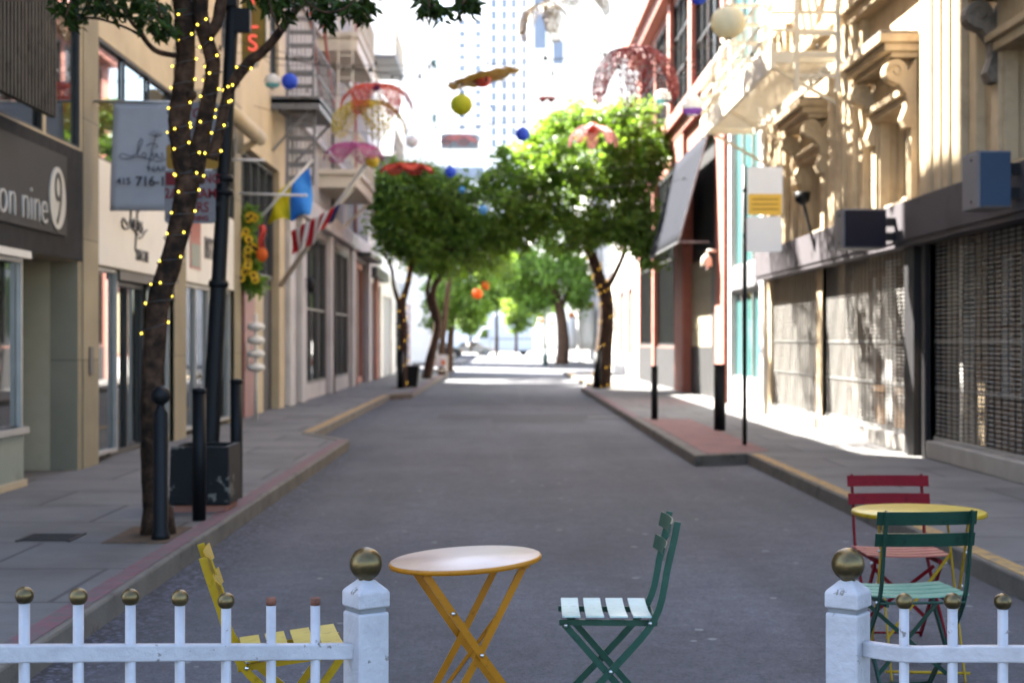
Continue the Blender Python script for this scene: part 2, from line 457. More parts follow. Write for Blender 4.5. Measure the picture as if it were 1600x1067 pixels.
M['mauve'] = mat("mauve_door", (.20,.09,.09), .5, .15, 2)
M['greywall'] = mat("grey_white_plaster", (.40,.395,.395), .75, .1, 1.2, bump=.1, dirt=(.28,.27,.27), dscale=1, dlo=.5, dhi=.8)
M['mauvewall'] = mat("mauve_grey_siding", (.235,.222,.23), .75, .1, 1.2, dirt=(.17,.155,.16), dscale=1)
M['whitewall'] = mat("white_plaster", (.62,.60,.57), .7, .05, 1, bump=.1)
M['brownwall'] = mat("brown_panel", (.07,.035,.028), .55, .2, 2)
M['redbrown'] = mat("red_brown_pilaster", (.28,.11,.075), .7, .2, 2)
M['shutter'] = mat("pale_roller_shutter", (.36,.37,.39), .5, .05, 2)
M['ironpaint'] = mat("grey_painted_iron", (.12,.125,.135), .5, .15, 5, dirt=(.08,.065,.055), dscale=8)
M['rustred'] = mat("red_lead_iron", (.28,.07,.05), .6, .2, 4)
M['whiteiron'] = mat("white_painted_iron", (.46,.42,.34), .55, .06, 4)
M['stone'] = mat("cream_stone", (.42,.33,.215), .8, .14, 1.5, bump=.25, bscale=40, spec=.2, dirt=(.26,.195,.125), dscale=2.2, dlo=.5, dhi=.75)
M['stonedark'] = mat("dark_stone", (.14,.115,.09), .85, .25, 4, bump=.3, dirt=(.06,.05,.04), dscale=5, dlo=.45, dhi=.6)
M['greyfascia'] = mat("grey_fascia_paint", (.062,.056,.062), .7, .08, 1.5, spec=.12, dirt=(.047,.043,.047), dscale=1.5)
M['signblue'] = mat("blue_grey_sign_face", (.036,.060,.102), .6, .08, 2, spec=.15)
M['signdark'] = mat("dark_violet_sign_face", (.012,.0115,.020), .6, .08, 2, spec=.1)
M['signgrey'] = mat("light_grey_sign_side", (.14,.135,.145), .6, .08, 2, spec=.3)
M['gate'] = mat("steel_grille", (.27,.26,.245), .5, .12, 6, spec=.2)
M['gatedark'] = mat("dark_gate_post", (.010,.0095,.011), .55, .2, 4, spec=.25)
M['sill'] = mat("concrete_sill", (.27,.255,.235), .85, .12, 3, bump=.3)
M['wood'] = mat("brown_window_wood", (.20,.12,.065), .55, .2, 3)
M['curtain'] = mat("grey_curtain", (.60,.60,.60), .9, .2, 3)
M['redpaintw'] = mat("brick_red_paint", (.34,.125,.09), .7, .12, 1.5, bump=.1, dirt=(.28,.09,.065), dscale=1.5)
M['pinkbrick'] = jointed("red_brick_edge", (.45,.15,.11), .22, .075, .8, mortar=.01, vertical=True)
M['awning'] = mat("grey_canvas", (.0088,.0105,.0165), .95, .06, 3, spec=.06, bump=.1, bscale=90)
M['doorblack'] = mat("black_door", (.012,.012,.013), .6)
M['tan'] = mat("tan_panelled_door", (.36,.31,.20), .6, .08, 2)
M['signwhite'] = mat("white_traffic_sign", (.74,.74,.73), .4, .03, 3)
M['signyellow'] = mat("yellow_sign_panel", (.70,.42,.03), .4, .05, 3)
M['signorange'] = mat("amber_sign_panel", (.22,.11,.004), .5, .1, 3, spec=.3)
M['olive'] = mat("olive_sign", (.12,.088,.008), .5, .12, 3, spec=.3)
M['neon'] = emit("red_neon", (1.0,.14,.10), .085)
M['flagblue'] = thin("blue_flag_cloth", (.07,.34,.80), .4, .8)
M['flagyellow'] = thin("yellow_flag_cloth", (.78,.68,.03), .4, .8)
M['flagred'] = thin("red_flag_cloth", (.55,.03,.04), .4, .8)
M['flagwhite'] = thin("white_flag_cloth", (.8,.78,.76), .4, .8)
M['flagnavy'] = thin("navy_flag_cloth", (.04,.06,.20), .3, .8)
M['pole'] = mat("painted_pole", (.58,.57,.54), .4, .05, 3)
M['petal'] = mat("sunflower_petal", (.72,.46,.01), .6, .15, 20)
M['seedhead'] = mat("sunflower_centre", (.06,.03,.012), .9, .3, 40)
M['redcloth'] = mat("red_cloth", (.42,.04,.03), .8)
M['towerwall'] = mat("pale_tower_wall", (.75,.76,.79), .7, .03, .1)
M['creamtower'] = mat("cream_tower_wall", (.76,.72,.63), .7, .04, .1)
M['carblack'] = mat("black_car_paint", (.02,.022,.03), .2, .1, 2)
M['carsilver'] = mat("silver_car_paint", (.40,.38,.35), .3, .06, 2, metal=.4)
M['carwhite'] = mat("white_van_paint", (.82,.82,.82), .3, .03, 2)
M['tyre'] = mat("tyre_rubber", (.015,.015,.015), .8)
M['lamp'] = mat("amber_lens", (.6,.16,.02), .3)
M['umbcloth'] = thin("white_umbrella_cloth", (.82,.80,.76), .2, .8)
M['patinagreen'] = mat("dark_green_lamp_paint", (.03,.08,.075), .45, .15, 4)
M['plaque'] = mat("blue_plaque", (.03,.14,.34), .5, .1, 5)

def banded():
    m = mat("tower_glass_with_spandrels", (.11,.14,.205), .15, .2, .1, spec=.4); nt = m.node_tree; p = nt.nodes["Principled BSDF"]
    src = p.inputs["Base Color"].links[0].from_socket
    tc = N(nt, "ShaderNodeTexCoord"); sp = N(nt, "ShaderNodeSeparateXYZ"); nt.links.new(tc.outputs["Object"], sp.inputs[0])
    md = N(nt, "ShaderNodeMath", operation='PINGPONG'); md.inputs[1].default_value = 1.6; nt.links.new(sp.outputs[2], md.inputs[0])
    lt = N(nt, "ShaderNodeMath", operation='LESS_THAN'); lt.inputs[1].default_value = .34; nt.links.new(md.outputs[0], lt.inputs[0])
    mx = N(nt, "ShaderNodeMix", data_type='RGBA'); mx.inputs[7].default_value = (.72,.73,.76,1)
    nt.links.new(lt.outputs[0], mx.inputs[0]); nt.links.new(src, mx.inputs[6]); nt.links.new(mx.outputs[2], p.inputs["Base Color"])
    return m
M['glassband'] = banded()

# ------------------------------------------------------------------ setting: ground, road, pavements
def struct(name, b, m, label=None, **k):
    o = b.build(name, m, **k); tag(o, label, None, None, "structure"); return o

struct("ground", MB().add([(-900,-300,-.06),(900,-300,-.06),(900,1500,-.06),(-900,1500,-.06)], [(0,1,2,3)]), M['ground'], "pale concrete ground running to the far end of the street")
struct("road", MB().add([(-3.4,-12,0),(3.9,-12,0),(3.9,79,0),(-3.4,79,0)], [(0,1,2,3)]), M['asphalt'], "worn grey asphalt lane down the middle of the alley")
struct("cross_street", MB().add([(-60,79,.0),(60,79,.0),(60,97,.0),(-60,97,.0)], [(0,1,2,3)]), M['asphalt'], "sunlit asphalt cross street beyond the first block")
struct("far_road", MB().add([(-3.4,97,0),(3.9,97,0),(3.9,128,0),(-3.4,128,0)], [(0,1,2,3)]), M['asphalt'], "asphalt lane continuing under the far trees")
struct("far_cross_street", MB().add([(-60,128,0),(60,128,0),(60,176,0),(-60,176,0)], [(0,1,2,3)]), M['asphalt'], "asphalt cross street where the far cars drive")

def slab(name, outline, z, m, label, bev=.02, zb=-.04):
    b = MB().prism(outline, zb, z, lambda a, c, d: (a, c, d))
    return struct(name, b, m, label, bevel=bev)
KZ = .13
slab("pavement", [(-8.5,-12),(-2.27,-12),(-2.27,21.3),(-2.98,22.9),(-2.98,39.4),(-2.45,40.4),(-2.45,78.6),(-8.5,78.6)], KZ, M['walk'], "grey concrete pavement along the left shopfronts", 0)
slab("pavement", [(6.6,-12),(6.6,69.5),(3.06,69.5),(3.06,47.75),(2.63,46.1),(2.53,18.66),(3.2,18.9),(3.2,-12)], KZ, M['walk'], "grey concrete pavement in front of the steel grilles on the right", 0)
slab("pavement", [(-12,97.2),(-2.5,97.2),(-2.5,127),(-12,127)], KZ, M['walk'], "pale pavement across the street at far left", 0)
slab("pavement", [(12,88),(3.0,88),(3.0,127),(12,127)], KZ, M['walk'], "bright pavement across the street at far right under patio umbrellas", 0)
# kerb stones
def offset(pts, w, side):
    P = [Vector(p) for p in pts]; out = []
    for i, p in enumerate(P):
        d0 = (P[i]-P[i-1]).normalized() if i else (P[1]-P[0]).normalized()
        d1 = (P[i+1]-P[i]).normalized() if i < len(P)-1 else d0
        n0 = Vector((-d0.y, d0.x))*side; n1 = Vector((-d1.y, d1.x))*side
        mt = (n0+n1).normalized(); out.append(p + mt*(w/max(.35, mt.dot(n0))))
    return P, out
def ribbon(name, pts, w, side, z0, z1, m, label, bev=0):
    """a band of even width along a bent line"""
    P, Q = offset(pts, w, side); b = MB(); n = len(P)
    vs = [(p.x,p.y,z) for p, q in zip(P,Q) for p, z in ((p,z0),(p,z1),(q,z1),(q,z0))]
    fs = [(4*i+k, 4*i+(k+1)%4, 4*i+4+(k+1)%4, 4*i+4+k) for i in range(n-1) for k in range(4)] + [(0,1,2,3), tuple(4*(n-1)+k for k in (3,2,1,0))]
    return struct(name, b.add(vs, fs), m, label, bevel=bev)
KL = [(-2.1,-12),(-2.1,21.4),(-2.82,23),(-2.82,39.3),(-2.29,40.3),(-2.29,78.6)]
KR = [(3.05,-12),(3.05,18.78),(2.37,18.45),(2.47,46.1),(2.9,47.8),(2.9,69.5)]
ribbon("kerb", KL, .168, 1, -.04, KZ+.006, M['kerb'], "granite kerb stepping in and out on the left of the road", .018)
ribbon("kerb", KR, .168, -1, -.04, KZ+.006, M['kerb'], "granite kerb on the right of the road with brick bulb-out", .018)
def paint(name, pts, w, side, m, label): return ribbon(name, pts, w, side, KZ+.004, KZ+.0105, m, label)
paint("kerb_paint", [(-2.135,4),(-2.135,16.9),(-2.135,21.25)], .12, 1, M['redpaint'], "faded red paint on the left kerb top beside planter")
paint("kerb_paint", [(-2.84,23.2),(-2.84,39.2),(-2.4,40.1)], .14, 1, M['yelpaint'], "yellow paint on the stepped-in left kerb")
paint("kerb_paint", [(-2.31,41),(-2.31,64)], .14, 1, M['redpaint'], "red paint on the far left kerb beneath the trees")
paint("kerb_paint", [(3.075,4),(3.075,18.6)], .12, -1, M['yelpaint'], "yellow paint on the right kerb behind the red chair")
paint("kerb_paint", [(2.43,27.5),(2.49,46)], .13, -1, M['redpaint'], "red paint on the right kerb between brick paving and tree")
paint("kerb_paint", [(2.92,48.2),(2.92,66)], .14, -1, M['yelpaint'], "yellow paint on the right kerb past the big tree")
struct("brick_paving", MB().prism([(2.55,18.80),(3.22,19.05),(3.42,19.3),(3.38,27),(2.57,27.4)], KZ-.01, KZ+.005, lambda a,c,d:(a,c,d)), M['brickpave'], "red brick paving at the kerb bulb-out by the sign pole")
def rpatch(name, poly, m, label, z=.004):
    return struct(name, MB().add([(a,b,z) for a,b in poly], [tuple(range(len(poly)))]), m, label)
rpatch("road_patch", [(-.13,28.2),(1.6,28.2),(1.62,29.9),(-.15,29.8)], M['patch'], "darker rectangular asphalt patch in mid road")
rpatch("road_patch", [(-1.2,29.9),(2.3,29.6),(2.3,31.4),(-1.25,31.6)], M['patch'], "wide dark asphalt patch across the road before the trees", .008)
rpatch("road_seam", [(-1.75,18.5),(.14,19.4),(.14,19.46),(-1.75,18.56)], M['tar'], "thin tar seam running across the left half of the road")
rpatch("road_seam", [(.14,19.4),(.17,19.4),(.16,21.6),(.13,21.6)], M['tar'], "short tar seam along the middle of the road")
rpatch("road_seam", [(-1.2,24.5),(-.95,24.6),(-.9,25.4),(-1.15,25.5)], M['tar'], "black oil stain near the left kerb corner")
rpatch("road_marking", [(1.75,30.2),(3.6*.8,30.2),(2.9,30.45),(1.78,30.45)], M['signgrey'], "worn white dashes of paint on the road near brick paving", .012)
rpatch("road_seam", [(-1.6,24.1),(2.9,24.6),(2.9,24.66),(-1.6,24.16)], M['tar'], "long crack crossing the whole road before the brick paving")
rpatch("road_seam", [(.55,33),(.60,33),(.72,70),(.66,70)], M['tar'], "lengthwise seam down the road centre under the trees")
rpatch("road_seam", [(-1.7,36.5),(2.4,37.6),(2.4,37.7),(-1.7,36.6)], M['tar'], "crack crossing the road by the yellow left kerb's end")
# tree pits and pavement grate
struct("tree_pit", MB().box(-2.72,-2.28,10.45,11.35,KZ-.02,KZ+.006), M['soil'], "square of brown soil round the near tree trunk")
struct("tree_pit", MB().box(-3.2,-2.46,45.1,46.3,KZ-.02,KZ+.006), M['soil'], "square of soil round the left mid tree")
struct("tree_pit", MB().box(2.72,3.5,45.1,46.3,KZ-.02,KZ+.006), M['soil'], "square of soil round the big right tree")
g = thing("pavement_grate", "dark square metal grate set in the left pavement", "grate", (-3.16,10.75,KZ))
MB().box(-3.30,-3.0,10.6,10.9,KZ-.02,KZ+.004).build("pit", M['doorblack'], g)
b = MB()
for i in range(8): b.box(-3.32,-2.98,10.57+i*.05,10.595+i*.05,KZ+.002,KZ+.008)
b.box(-3.34,-3.32,10.55,10.97,KZ-.01,KZ+.009).box(-2.98,-2.96,10.55,10.97,KZ-.01,KZ+.009)
b.build("grating", M['gatedark'], g)

# ------------------------------------------------------------------ facade builder
LX, RX = -4.52, 5.1
def facade(b, X, s, y0, y1, z0, z1, rows, th=.3, m=0):
    """wall sheet of thickness th with openings; rows: (za,zb,[(ya,yb)..]) low to high. s=+1 faces +X"""
    xa, xb = X, X - s*th
    z = z0
    for za, zb, ops in rows:
        if za > z + 1e-6: b.box(xa, xb, y0, y1, z, za - (.012 if abs(za-.13) < 1e-4 else 0), m)
        y = y0
        for ya, yb in sorted(ops):
            if ya > y + 1e-6: b.box(xa, xb, y, ya, za, zb, m)
            y = yb
        if y < y1 - 1e-6: b.box(xa, xb, y, y1, za, zb, m)
        z = zb
    if z < z1 - 1e-6: b.box(xa, xb, y0, y1, z, z1, m)
    return b

def window(root, X, s, ya, yb, za, zb, fm, gm, ny=1, nz=1, fw=.06, rec=.12, fd=.06, name="window"):
    b = MB(); xo, xi = X - s*(rec-fd), X - s*rec
    b.box(xo, xi, ya, ya+fw, za, zb); b.box(xo, xi, yb-fw, yb, za, zb)
    b.box(xo, xi, ya+fw, yb-fw, za, za+fw); b.box(xo, xi, ya+fw, yb-fw, zb-fw, zb)
    for i in range(1, ny):
        y = ya + (yb-ya)*i/ny; b.box(xo-s*.006, xi, y-fw*.35, y+fw*.35, za+fw, zb-fw)
    for i in range(1, nz):
        z = za + (zb-za)*i/nz; b.box(xo-s*.012, xi, ya+fw, yb-fw, z-fw*.3, z+fw*.3)
    w = b.build(name, fm, root)
    MB().box(xi-s*.004, xi-s*.02, ya+.005, yb-.005, za+.005, zb-.005).build("pane", gm, w)
    return w

def wallbody(b, X, s, y0, y1, H, depth=9.0, gap=1.2, m=0):
    """the mass of the building behind its front sheet"""
    xb = X - s*gap; b.box(xb, X - s*depth, y0+.01, y1-.01, 0, H-.01, m)
    b.box(X - s*.3, xb, y0, y0+.18, 0, H, m); b.box(X - s*.3, xb, y1-.18, y1, 0, H, m)
    b.box(X - s*.3, xb, y0+.18, y1-.18, H-.3, H, m)
    return b

def upper_rows(z, H, y0, y1, n, step=3.4, h=1.9, mar=.7):
    rows = []
    while z + h + .8 < H:
        w = (y1-y0)/n; rows.append((z, z+h, [(y0+i*w+mar, y0+(i+1)*w-mar) for i in range(n)])); z += step
    return rows

# ================================================================== LEFT SIDE
# L1: charcoal fascia shop
t = thing("corner_building", "beige building at far left with charcoal sign fascia and corrugated metal screen", "building", (LX,12,0))
b = MB()
rows = [(.13,2.37,[(7.4,16.57)]), (3.58,6.4,[(8,9.8),(9.95,11.8),(11.95,13.6),(13.75,15.15),(15.25,16.50)])] + upper_rows(8,30,6,16.5,5)
facade(b, LX, 1, 6, 16.57, 0, 30, rows); wallbody(b, LX, 1, 6, 16.57, 30, gap=2.6)
b.build("wall", M['beige'], t)
for (ya,yb) in rows[1][2]: window(t, LX, 1, ya, yb, 3.58, 6.4, M['darkframe'], M['glass'], 1, 2, .025, .05, .04)
for r_ in rows[2:4]:
    for (ya,yb) in r_[2]: window(t, LX, 1, ya, yb, r_[0], r_[1], M['darkframe'], M['glass'], 1, 2, .05)
w = window(t, LX, 1, 7.4, 14.6, .66, 2.3, M['frame'], M['glass'], 3, 1, .04, .08, .05, "shop_window")
MB().box(LX-.02, LX-.3, 7.4, 14.6, .2, .64).build("lower_panel", M['palegrn'], t)
MB().box(LX+.01, LX-.3, 7.4, 14.62, .135, .2).build("base_trim", M['beige'], t)
MB().box(LX+.03, LX-.2, 7.4, 14.62, .64, .70).build("window_sill", M['frame'], t)
MB().box(LX+.04, LX-.2, 7.4, 14.66, 2.30, 2.37).build("window_head", M['whitesign'], t)
MB().box(LX-.3, LX-2.6, 14.55, 14.6, .13, 2.37).build("entrance_side", M['glass'], t)
b = MB().box(LX-.3, LX-2.55, 16.40, 16.565, .13, 2.37); b.build("entrance_return", M['beigetile'], t)
MB().box(LX-.001, LX-.3, 16.40, 16.565, .13, 2.37).build("entrance_jamb", M['beigetile'], t)
MB().box(LX-2.3, LX-2.4, 14.6, 16.4, .13, 2.37).build("door", M['glass'], t)
fs = MB().box(LX+.012, LX-.25, 6.5, 16.56, 2.372, 3.56).build("fascia", M['charfascia'], t, bevel=.01)
pn = MB().box(LX+.014, LX+.035, 7, 15.86, 2.60, 3.42).build("sign_panel", M['charpanel'], t)
text("lettering", "on nine", .50, (LX+.04,13.66,2.67), (0,1,0), UP, M['silver'], t, .010, bold=-.010)
# 9 emblem
b = MB(); c = Vector((LX+.037,15.50,2.96))
b.prism([(.275*math.cos(a*R(10)), .315*math.sin(a*R(10))) for a in range(36)], 0, .012, lambda p,q,d: (c.x+d, c.y+p, c.z+q))
em = b.build("emblem", M['silver'], t)
text("numeral", "9", .80, (LX+.053,15.50,2.68), (0,1,0), UP, M['ink'], em, .004, 'CENTER', 0, .72, -.014)
# corrugated screen hung before the upper windows
scr = thing("corrugated_screen", "brown ribbed metal screen hanging over the charcoal sign fascia", "metal screen", (LX+.25,13,3.8))
b = MB()
b.box(LX+.20, LX+.24, 9, 14.57, 3.66, 8.5)
for i in range(56):
    y = 9.03 + i*.1; b.box(LX+.24, LX+.30, y, y+.045, 3.64, 8.5)
b.build("ribbed_sheet", M['screen'], scr)
for y in (9.3,11.5,13.0,14.4): each("wall_bracket", [(LX+.005, LX+.20, y, y+.06, 4.4, 4.46),(LX+.005, LX+.20, y, y+.06, 6.6, 6.66)], M['ironpaint'], scr)

# L2: beige pier building with white salon fascias
t = thing("pier_building", "beige building with square piers and two white salon signs", "building", (LX,21.5,0))
P = [(16.57,17.2),(21.2,22.0),(26.0,26.7)]
rows = [(.13,2.37,[(17.2,21.2),(22.0,26.0)]), (3.58,4.95,[(17.2,21.2),(22.0,26.0)])] + upper_rows(6.3,30,16.6,26.7,4)
b = MB(); facade(b, LX, 1, 16.57, 26.7, 0, 30, rows); wallbody(b, LX, 1, 16.57, 26.7, 30, gap=2.4)
b.build("wall", M['beige'], t)
each("pier", [(LX+.014, LX-.05, y0, y1, .13, 5.6) for y0,y1 in P], M['beigetile'], t)
for (ya,yb) in rows[1][2]: window(t, LX, 1, ya+.02, yb-.02, 3.58, 4.95, M['darkframe'], M['glass'], 3, 1, .028, .06, .045)
for (ya,yb) in rows[2][2]: window(t, LX, 1, ya, yb, rows[2][0], rows[2][1], M['darkframe'], M['glass'], 2, 2, .05)
window(t, LX, 1, 17.22, 18.3, .2, 2.36, M['frame'], M['glass'], 1, 1, .04, .1, .05, "shop_window")
window(t, LX, 1, 20.1, 21.18, .2, 2.36, M['frame'], M['glass'], 1, 1, .04, .1, .05, "shop_window")
window(t, LX, 1, 22.02, 24.1, .2, 2.36, M['frame'], M['glass'], 2, 1, .05, .1, .05, "shop_window")
window(t, LX, 1, 24.9, 25.98, .2, 2.36, M['frame'], M['glass'], 1, 1, .05, .1, .05, "shop_window")
window(t, LX, 1, 24.12, 24.88, .14, 2.3, M['whitesign'], M['palegrn'], 1, 2, .08, .16, .05, "door")
MB().box(LX-.35, LX-2.3, 18.3, 18.34, .13, 2.37).build("entrance_side", M['interior'], t)
MB().box(LX-1.6, LX-1.7, 18.34, 20.1, .13, 2.37).build("entrance_back", M['interior'], t)
window(t, LX, 1, 18.36, 20.08, .14, 2.24, M['darkframe'], M['glass'], 2, 1, .05, .20, .05, "door")
MB().box(LX-.02, LX-.2, 18.3, 20.1, 2.25, 2.365).build("door_head", M['darkframe'], t)
for k, (ya, yb) in enumerate(((17.22,21.18),(22.02,25.98))):
    f = MB().box(LX+.010, LX-.1, ya, yb, 2.375, 3.57).build("sign_fascia", M['whitesign'], t, bevel=.008)
# lotus sign on first fascia
XX = LX+.016
text("small_lettering", "SKIN CARE", .20, (XX,18.95,2.52), (0,1,0), UP, M['ink'], t, .004, 'LEFT', 0, .7)
def stroke(name, pts, r, m, root, n=5):
    return MB().tube(pts, r, n).build(name, m, root)
SCRIPT = [[(.95,-.05),(.2,.10),(-.15,.02),(-.5,.02),(-.62,.14),(-.45,.24),(-.1,.12),(.2,.3),(.42,.8),(.36,.92),(.26,.7),(.2,.3),(.26,.1)],
    [(.5,.3),(.4,.2),(.45,.07),(.56,.1),(.58,.24),(.5,.3)], [(1.02,1.0),(.9,.6),(.78,.1),(.66,-.45)], [(.6,.58),(.82,.70),(1.05,.66),(1.1,.56),(1.0,.52)],
    [(.92,.3),(.88,.12),(.98,.07),(1.08,.28),(1.09,.1),(1.18,.08)], [(1.36,.28),(1.26,.22),(1.38,.12),(1.28,.03),(1.16,.06)], [(1.0,-.12),(1.3,-.08),(1.65,.08),(1.9,.14)]]
def swirl(o, u, sc):
    """brush script 'Lotus' with a flower on the tall t"""
    o = Vector(o); u = Vector(u); q = lambda a, b_: o + u*(a*sc) + Vector((0,0,b_*sc)); b = MB()
    for st in SCRIPT: b.tube(smooth_path([q(*p) for p in st], 3), .020*sc, 5)
    for k in range(6):
        a = R(25+26*k); b.tube([q(1.02,1.0), q(1.02+.2*math.cos(a)+.04,1.0+.14*math.sin(a)), q(1.02+.36*math.cos(a),1.02+.30*math.sin(a))], .016*sc, 5)
    return b
swirl((XX+.005,18.55,2.86), (0,1,0), .52).build("script_lettering", M['ink'], t)
# second fascia: poster and black lettering
MB().box(LX+.012, LX+.018, 22.25, 23.05, 2.58, 3.5).build("poster", M['palered'], t)
MB().box(LX+.020, LX+.024, 22.32, 22.98, 2.62, 2.95).build("poster_strip", M['palegrn'], t)
text("lettering", "BSTTIRE", .44, (XX,23.35,2.80), (0,1,0), UP, M['ink'], t, .006, 'LEFT', 0, 1.0, .014)
MB().box(LX+.016, LX+.03, 16.78, 16.93, 1.15, 1.45).build("wall_plate", M['darkframe'], t)
# rolled awning over the second bay
ra = thing("rolled_awning", "beige rolled-up awning tube fixed high above the salon shopfront", "awning", (LX+.35,24.2,4.9))
b = MB().tube([(LX+.38,22.2,5.05),(LX+.38,26.4,5.02)], .13, 14)
b.build("roll", M['beige'], ra)
for y in (22.4, 26.0): MB().bar((LX+.11,y,4.75),(LX+.40,y,4.92),.10,.10).bar((LX+.11,y,4.70),(LX+.11,y,5.2),.12,.03).build("arm", M['beige'], ra)

# hanging banner
bn = thing("hanging_banner", "grey nail salon banner hanging from a rod behind the near tree", "banner", (-3.95,17,2.9))
MB().tube([(LX+.015,17.0,4.18),(-3.42,17.0,4.165)], .016, 8).build("rod", M['frame'], bn)
def bcl(u, v):
    x = -4.29 + .80*u - .045*v; z = 4.17 - 1.21*v
    return (x, 17.0 + .010*math.sin(u*5+v*2) + .012*math.sin(v*7), z)
MB().grid(bcl, 10, 14).build("cloth", M['bannercloth'], bn, solid=.004)
swirl((-4.06,16.945,3.53), (1,0,0), .245).build("script_lettering", M['ink'], bn)
text("small_lettering", "NAIL S", .095, (-3.90,16.945,3.39), (1,0,0), UP, M['ink'], bn, .002, sx=1.1)
text("phone_number", "415", .105, (-4.24,16.935,3.25), (1,0,0), UP, M['ink'], bn, .002, bold=.002)
text("phone_number", "716-16", .145, (-4.03,16.935,3.235), (1,0,0), UP, M['ink'], bn, .002, sx=1.0, bold=.004)
# doorway contents
cr = thing("coat_rack", "dark coat rack standing inside the salon doorway", "coat rack", (LX-1.1,19.3,.13))
b = MB().tube([(LX-1.1,19.3,.15),(LX-1.1,19.3,1.75)], .025, 8)
for k in range(6):
    a = k*R(60); b.tube([(LX-1.1,19.3,1.45),(LX-1.1+.12*math.cos(a),19.3+.12*math.sin(a),1.6),(LX-1.1+.2*math.cos(a),19.3+.2*math.sin(a),1.85)], .014, 6)
b.lathe([(.25,.13),(.25,.15),(.03,.2)], (LX-1.1,19.3,0), 14)
b.build("stand", M['black'], cr)

# L3: dark transom building with mauve door
t = thing("narrow_building", "narrow beige building with tall dark opening and mauve door", "building", (LX,29.5,0))
rows = [(.13,5.0,[(26.75,31.4)])] + upper_rows(6.8,32,26.8,32,2)
b = MB(); facade(b, LX, 1, 26.7, 32.2, 0, 15.4, rows[:3]); wallbody(b, LX, 1, 26.7, 28.6, 19.6); wallbody(b, LX, 1, 28.6, 32.2, 15.4)
b.box(LX, LX-.3, 26.7, 28.6, 15.4, 19.6)  # unseen upper step sized to place the sun's edge on the right wall
b.build("wall", M['beige'], t)
window(t, LX, 1, 26.76, 31.38, 2.75, 4.98, M['darkframe'], M['glass'], 5, 1, .08, .2, .08, "transom_window")
MB().box(LX-.18, LX-.25, 26.76, 27.6, .13, 2.74).build("shopfront_panel", M['doorblack'], t)
d = MB().box(LX-.08, LX-.16, 27.6, 28.75, .13, 2.74).build("door", M['mauve'], t, bevel=.01)
MB().tube([(LX-.05,27.75,1.0),(LX-.05,27.75,1.5)], .018, 8).build("handle", M['silver'], d)
MB().box(LX-.1, LX-.2, 28.76, 29.9, .13, 2.74).build("side_panel", M['beige'], t)
MB().box(LX-.16, LX-.25, 29.9, 31.38, .13, 2.74).build("side_panel", M['doorblack'], t)
for (ya,yb) in rows[1][2]: window(t, LX, 1, ya, yb, rows[1][0], rows[1][1], M['darkframe'], M['glass'], 2, 2)
b = MB()
for i in range(4):
    b.sphere((LX+.22,27.0,1.05+i*.24), .16, 14, sz=.5)
b.tube([(LX+.22,27.0,.13),(LX+.22,27.0,2.0)], .03, 8)
tag(b.build("menu_stand", M['whitesign']), "stand of stacked cream discs beside the mauve door", "display stand")

# blade sign with neon letters
t = thing("blade_sign", "olive blade sign with glowing red letters above the salon", "sign", (-3.9,25,6.0))
b = MB(); b.prism([(-4.22,8.4),(-4.22,6.02),(-3.98,6.02),(-3.93,6.16),(-3.82,6.2),(-3.80,6.34),(-3.80,8.4)], 25.0, 25.16, lambda a,c,d:(a,d,c))
b.build("panel", M['olive'], t)
b = MB(); b.tube([(-4.22,24.99,6.02),(-3.98,24.99,6.02),(-3.93,24.99,6.16),(-3.82,24.99,6.2),(-3.80,24.99,6.34),(-3.80,24.99,8.4)], .022, 6)
b.build("edge_trim", M['silver'], t)
for i, ch in enumerate("SLI"):
    text("neon_letter", ch, .38, (-4.03,24.97,6.26+i*.37), (1,0,0), UP, M['neon'], t, .015, 'CENTER')
for z in (6.6,8.0): MB().bar((LX+.01,25.08,z),(-4.2,25.08,z),.05,.05).build("bracket", M['ironpaint'], t)

# L4: grey plaster building
H4 = 46
t = thing("grey_plaster_building", "pale grey building with arched pilasters and shop windows behind the flags", "building", (LX,42,0))
rows = [(.13,4.1,[(32.7,33.9),(35.4,40.0),(41.3,45.8),(47.5,51.6)]), (6.6,8.7,[(33.5,34.7),(36.6,37.8),(39.8,41.0),(43,44.2),(46.2,47.4),(49.5,50.7)]), (10.2,12.3,[(33.5,34.7),(36.6,37.8),(39.8,41.0),(43,44.2),(46.2,47.4),(49.5,50.7)])]
b = MB(); facade(b, LX, 1, 32.2, 52.6, 0, 15.3, rows); wallbody(b, LX, 1, 32.2, 52.6, 15.3)
b.build("wall", M['mauvewall'], t)
each("pilaster", [(LX+.12, LX-.02, y, y+.75, .13, 4.3) for y in (32.25,34.2,40.15,46.1,51.8)], M['greywall'], t, .03)
each("siding_rib", [(LX+.07, LX-.02, 32.4+i*.72, 32.56+i*.72, 4.76, 14.1) for i in range(28)], M['greywall'], t)
MB().box(LX+.22, LX-.02, 32.2, 52.6, 4.3, 4.75).build("cornice", M['greywall'], t, bevel=.04)
window(t, LX, 1, 32.72, 33.88, .14, 4.08, M['darkframe'], M['doorblack'], 1, 1, .1, .2, .08, "door")
window(t, LX, 1, 35.42, 39.98, .5, 4.08, M['darkframe'], M['glass'], 3, 2, .07, .10, .08, "shop_window")
window(t, LX, 1, 41.32, 45.78, .5, 4.08, M['darkframe'], M['glass'], 3, 2, .07, .10, .08, "shop_window")
window(t, LX, 1, 47.52, 51.58, .14, 4.08, M['redbrown'], M['brownwall'], 2, 1, .2, .2, .1, "door")
each("stall_riser", [(LX-.02, LX-.25, 35.4, 40, .13, .5),(LX-.02, LX-.25, 41.3, 45.8, .13, .5)], M['greywall'], t)
for r_ in rows[1:3]:
    for (ya,yb) in r_[2]: window(t, LX, 1, ya, yb, r_[0], r_[1], M['greywall'], M['glass'], 1, 2, .07)
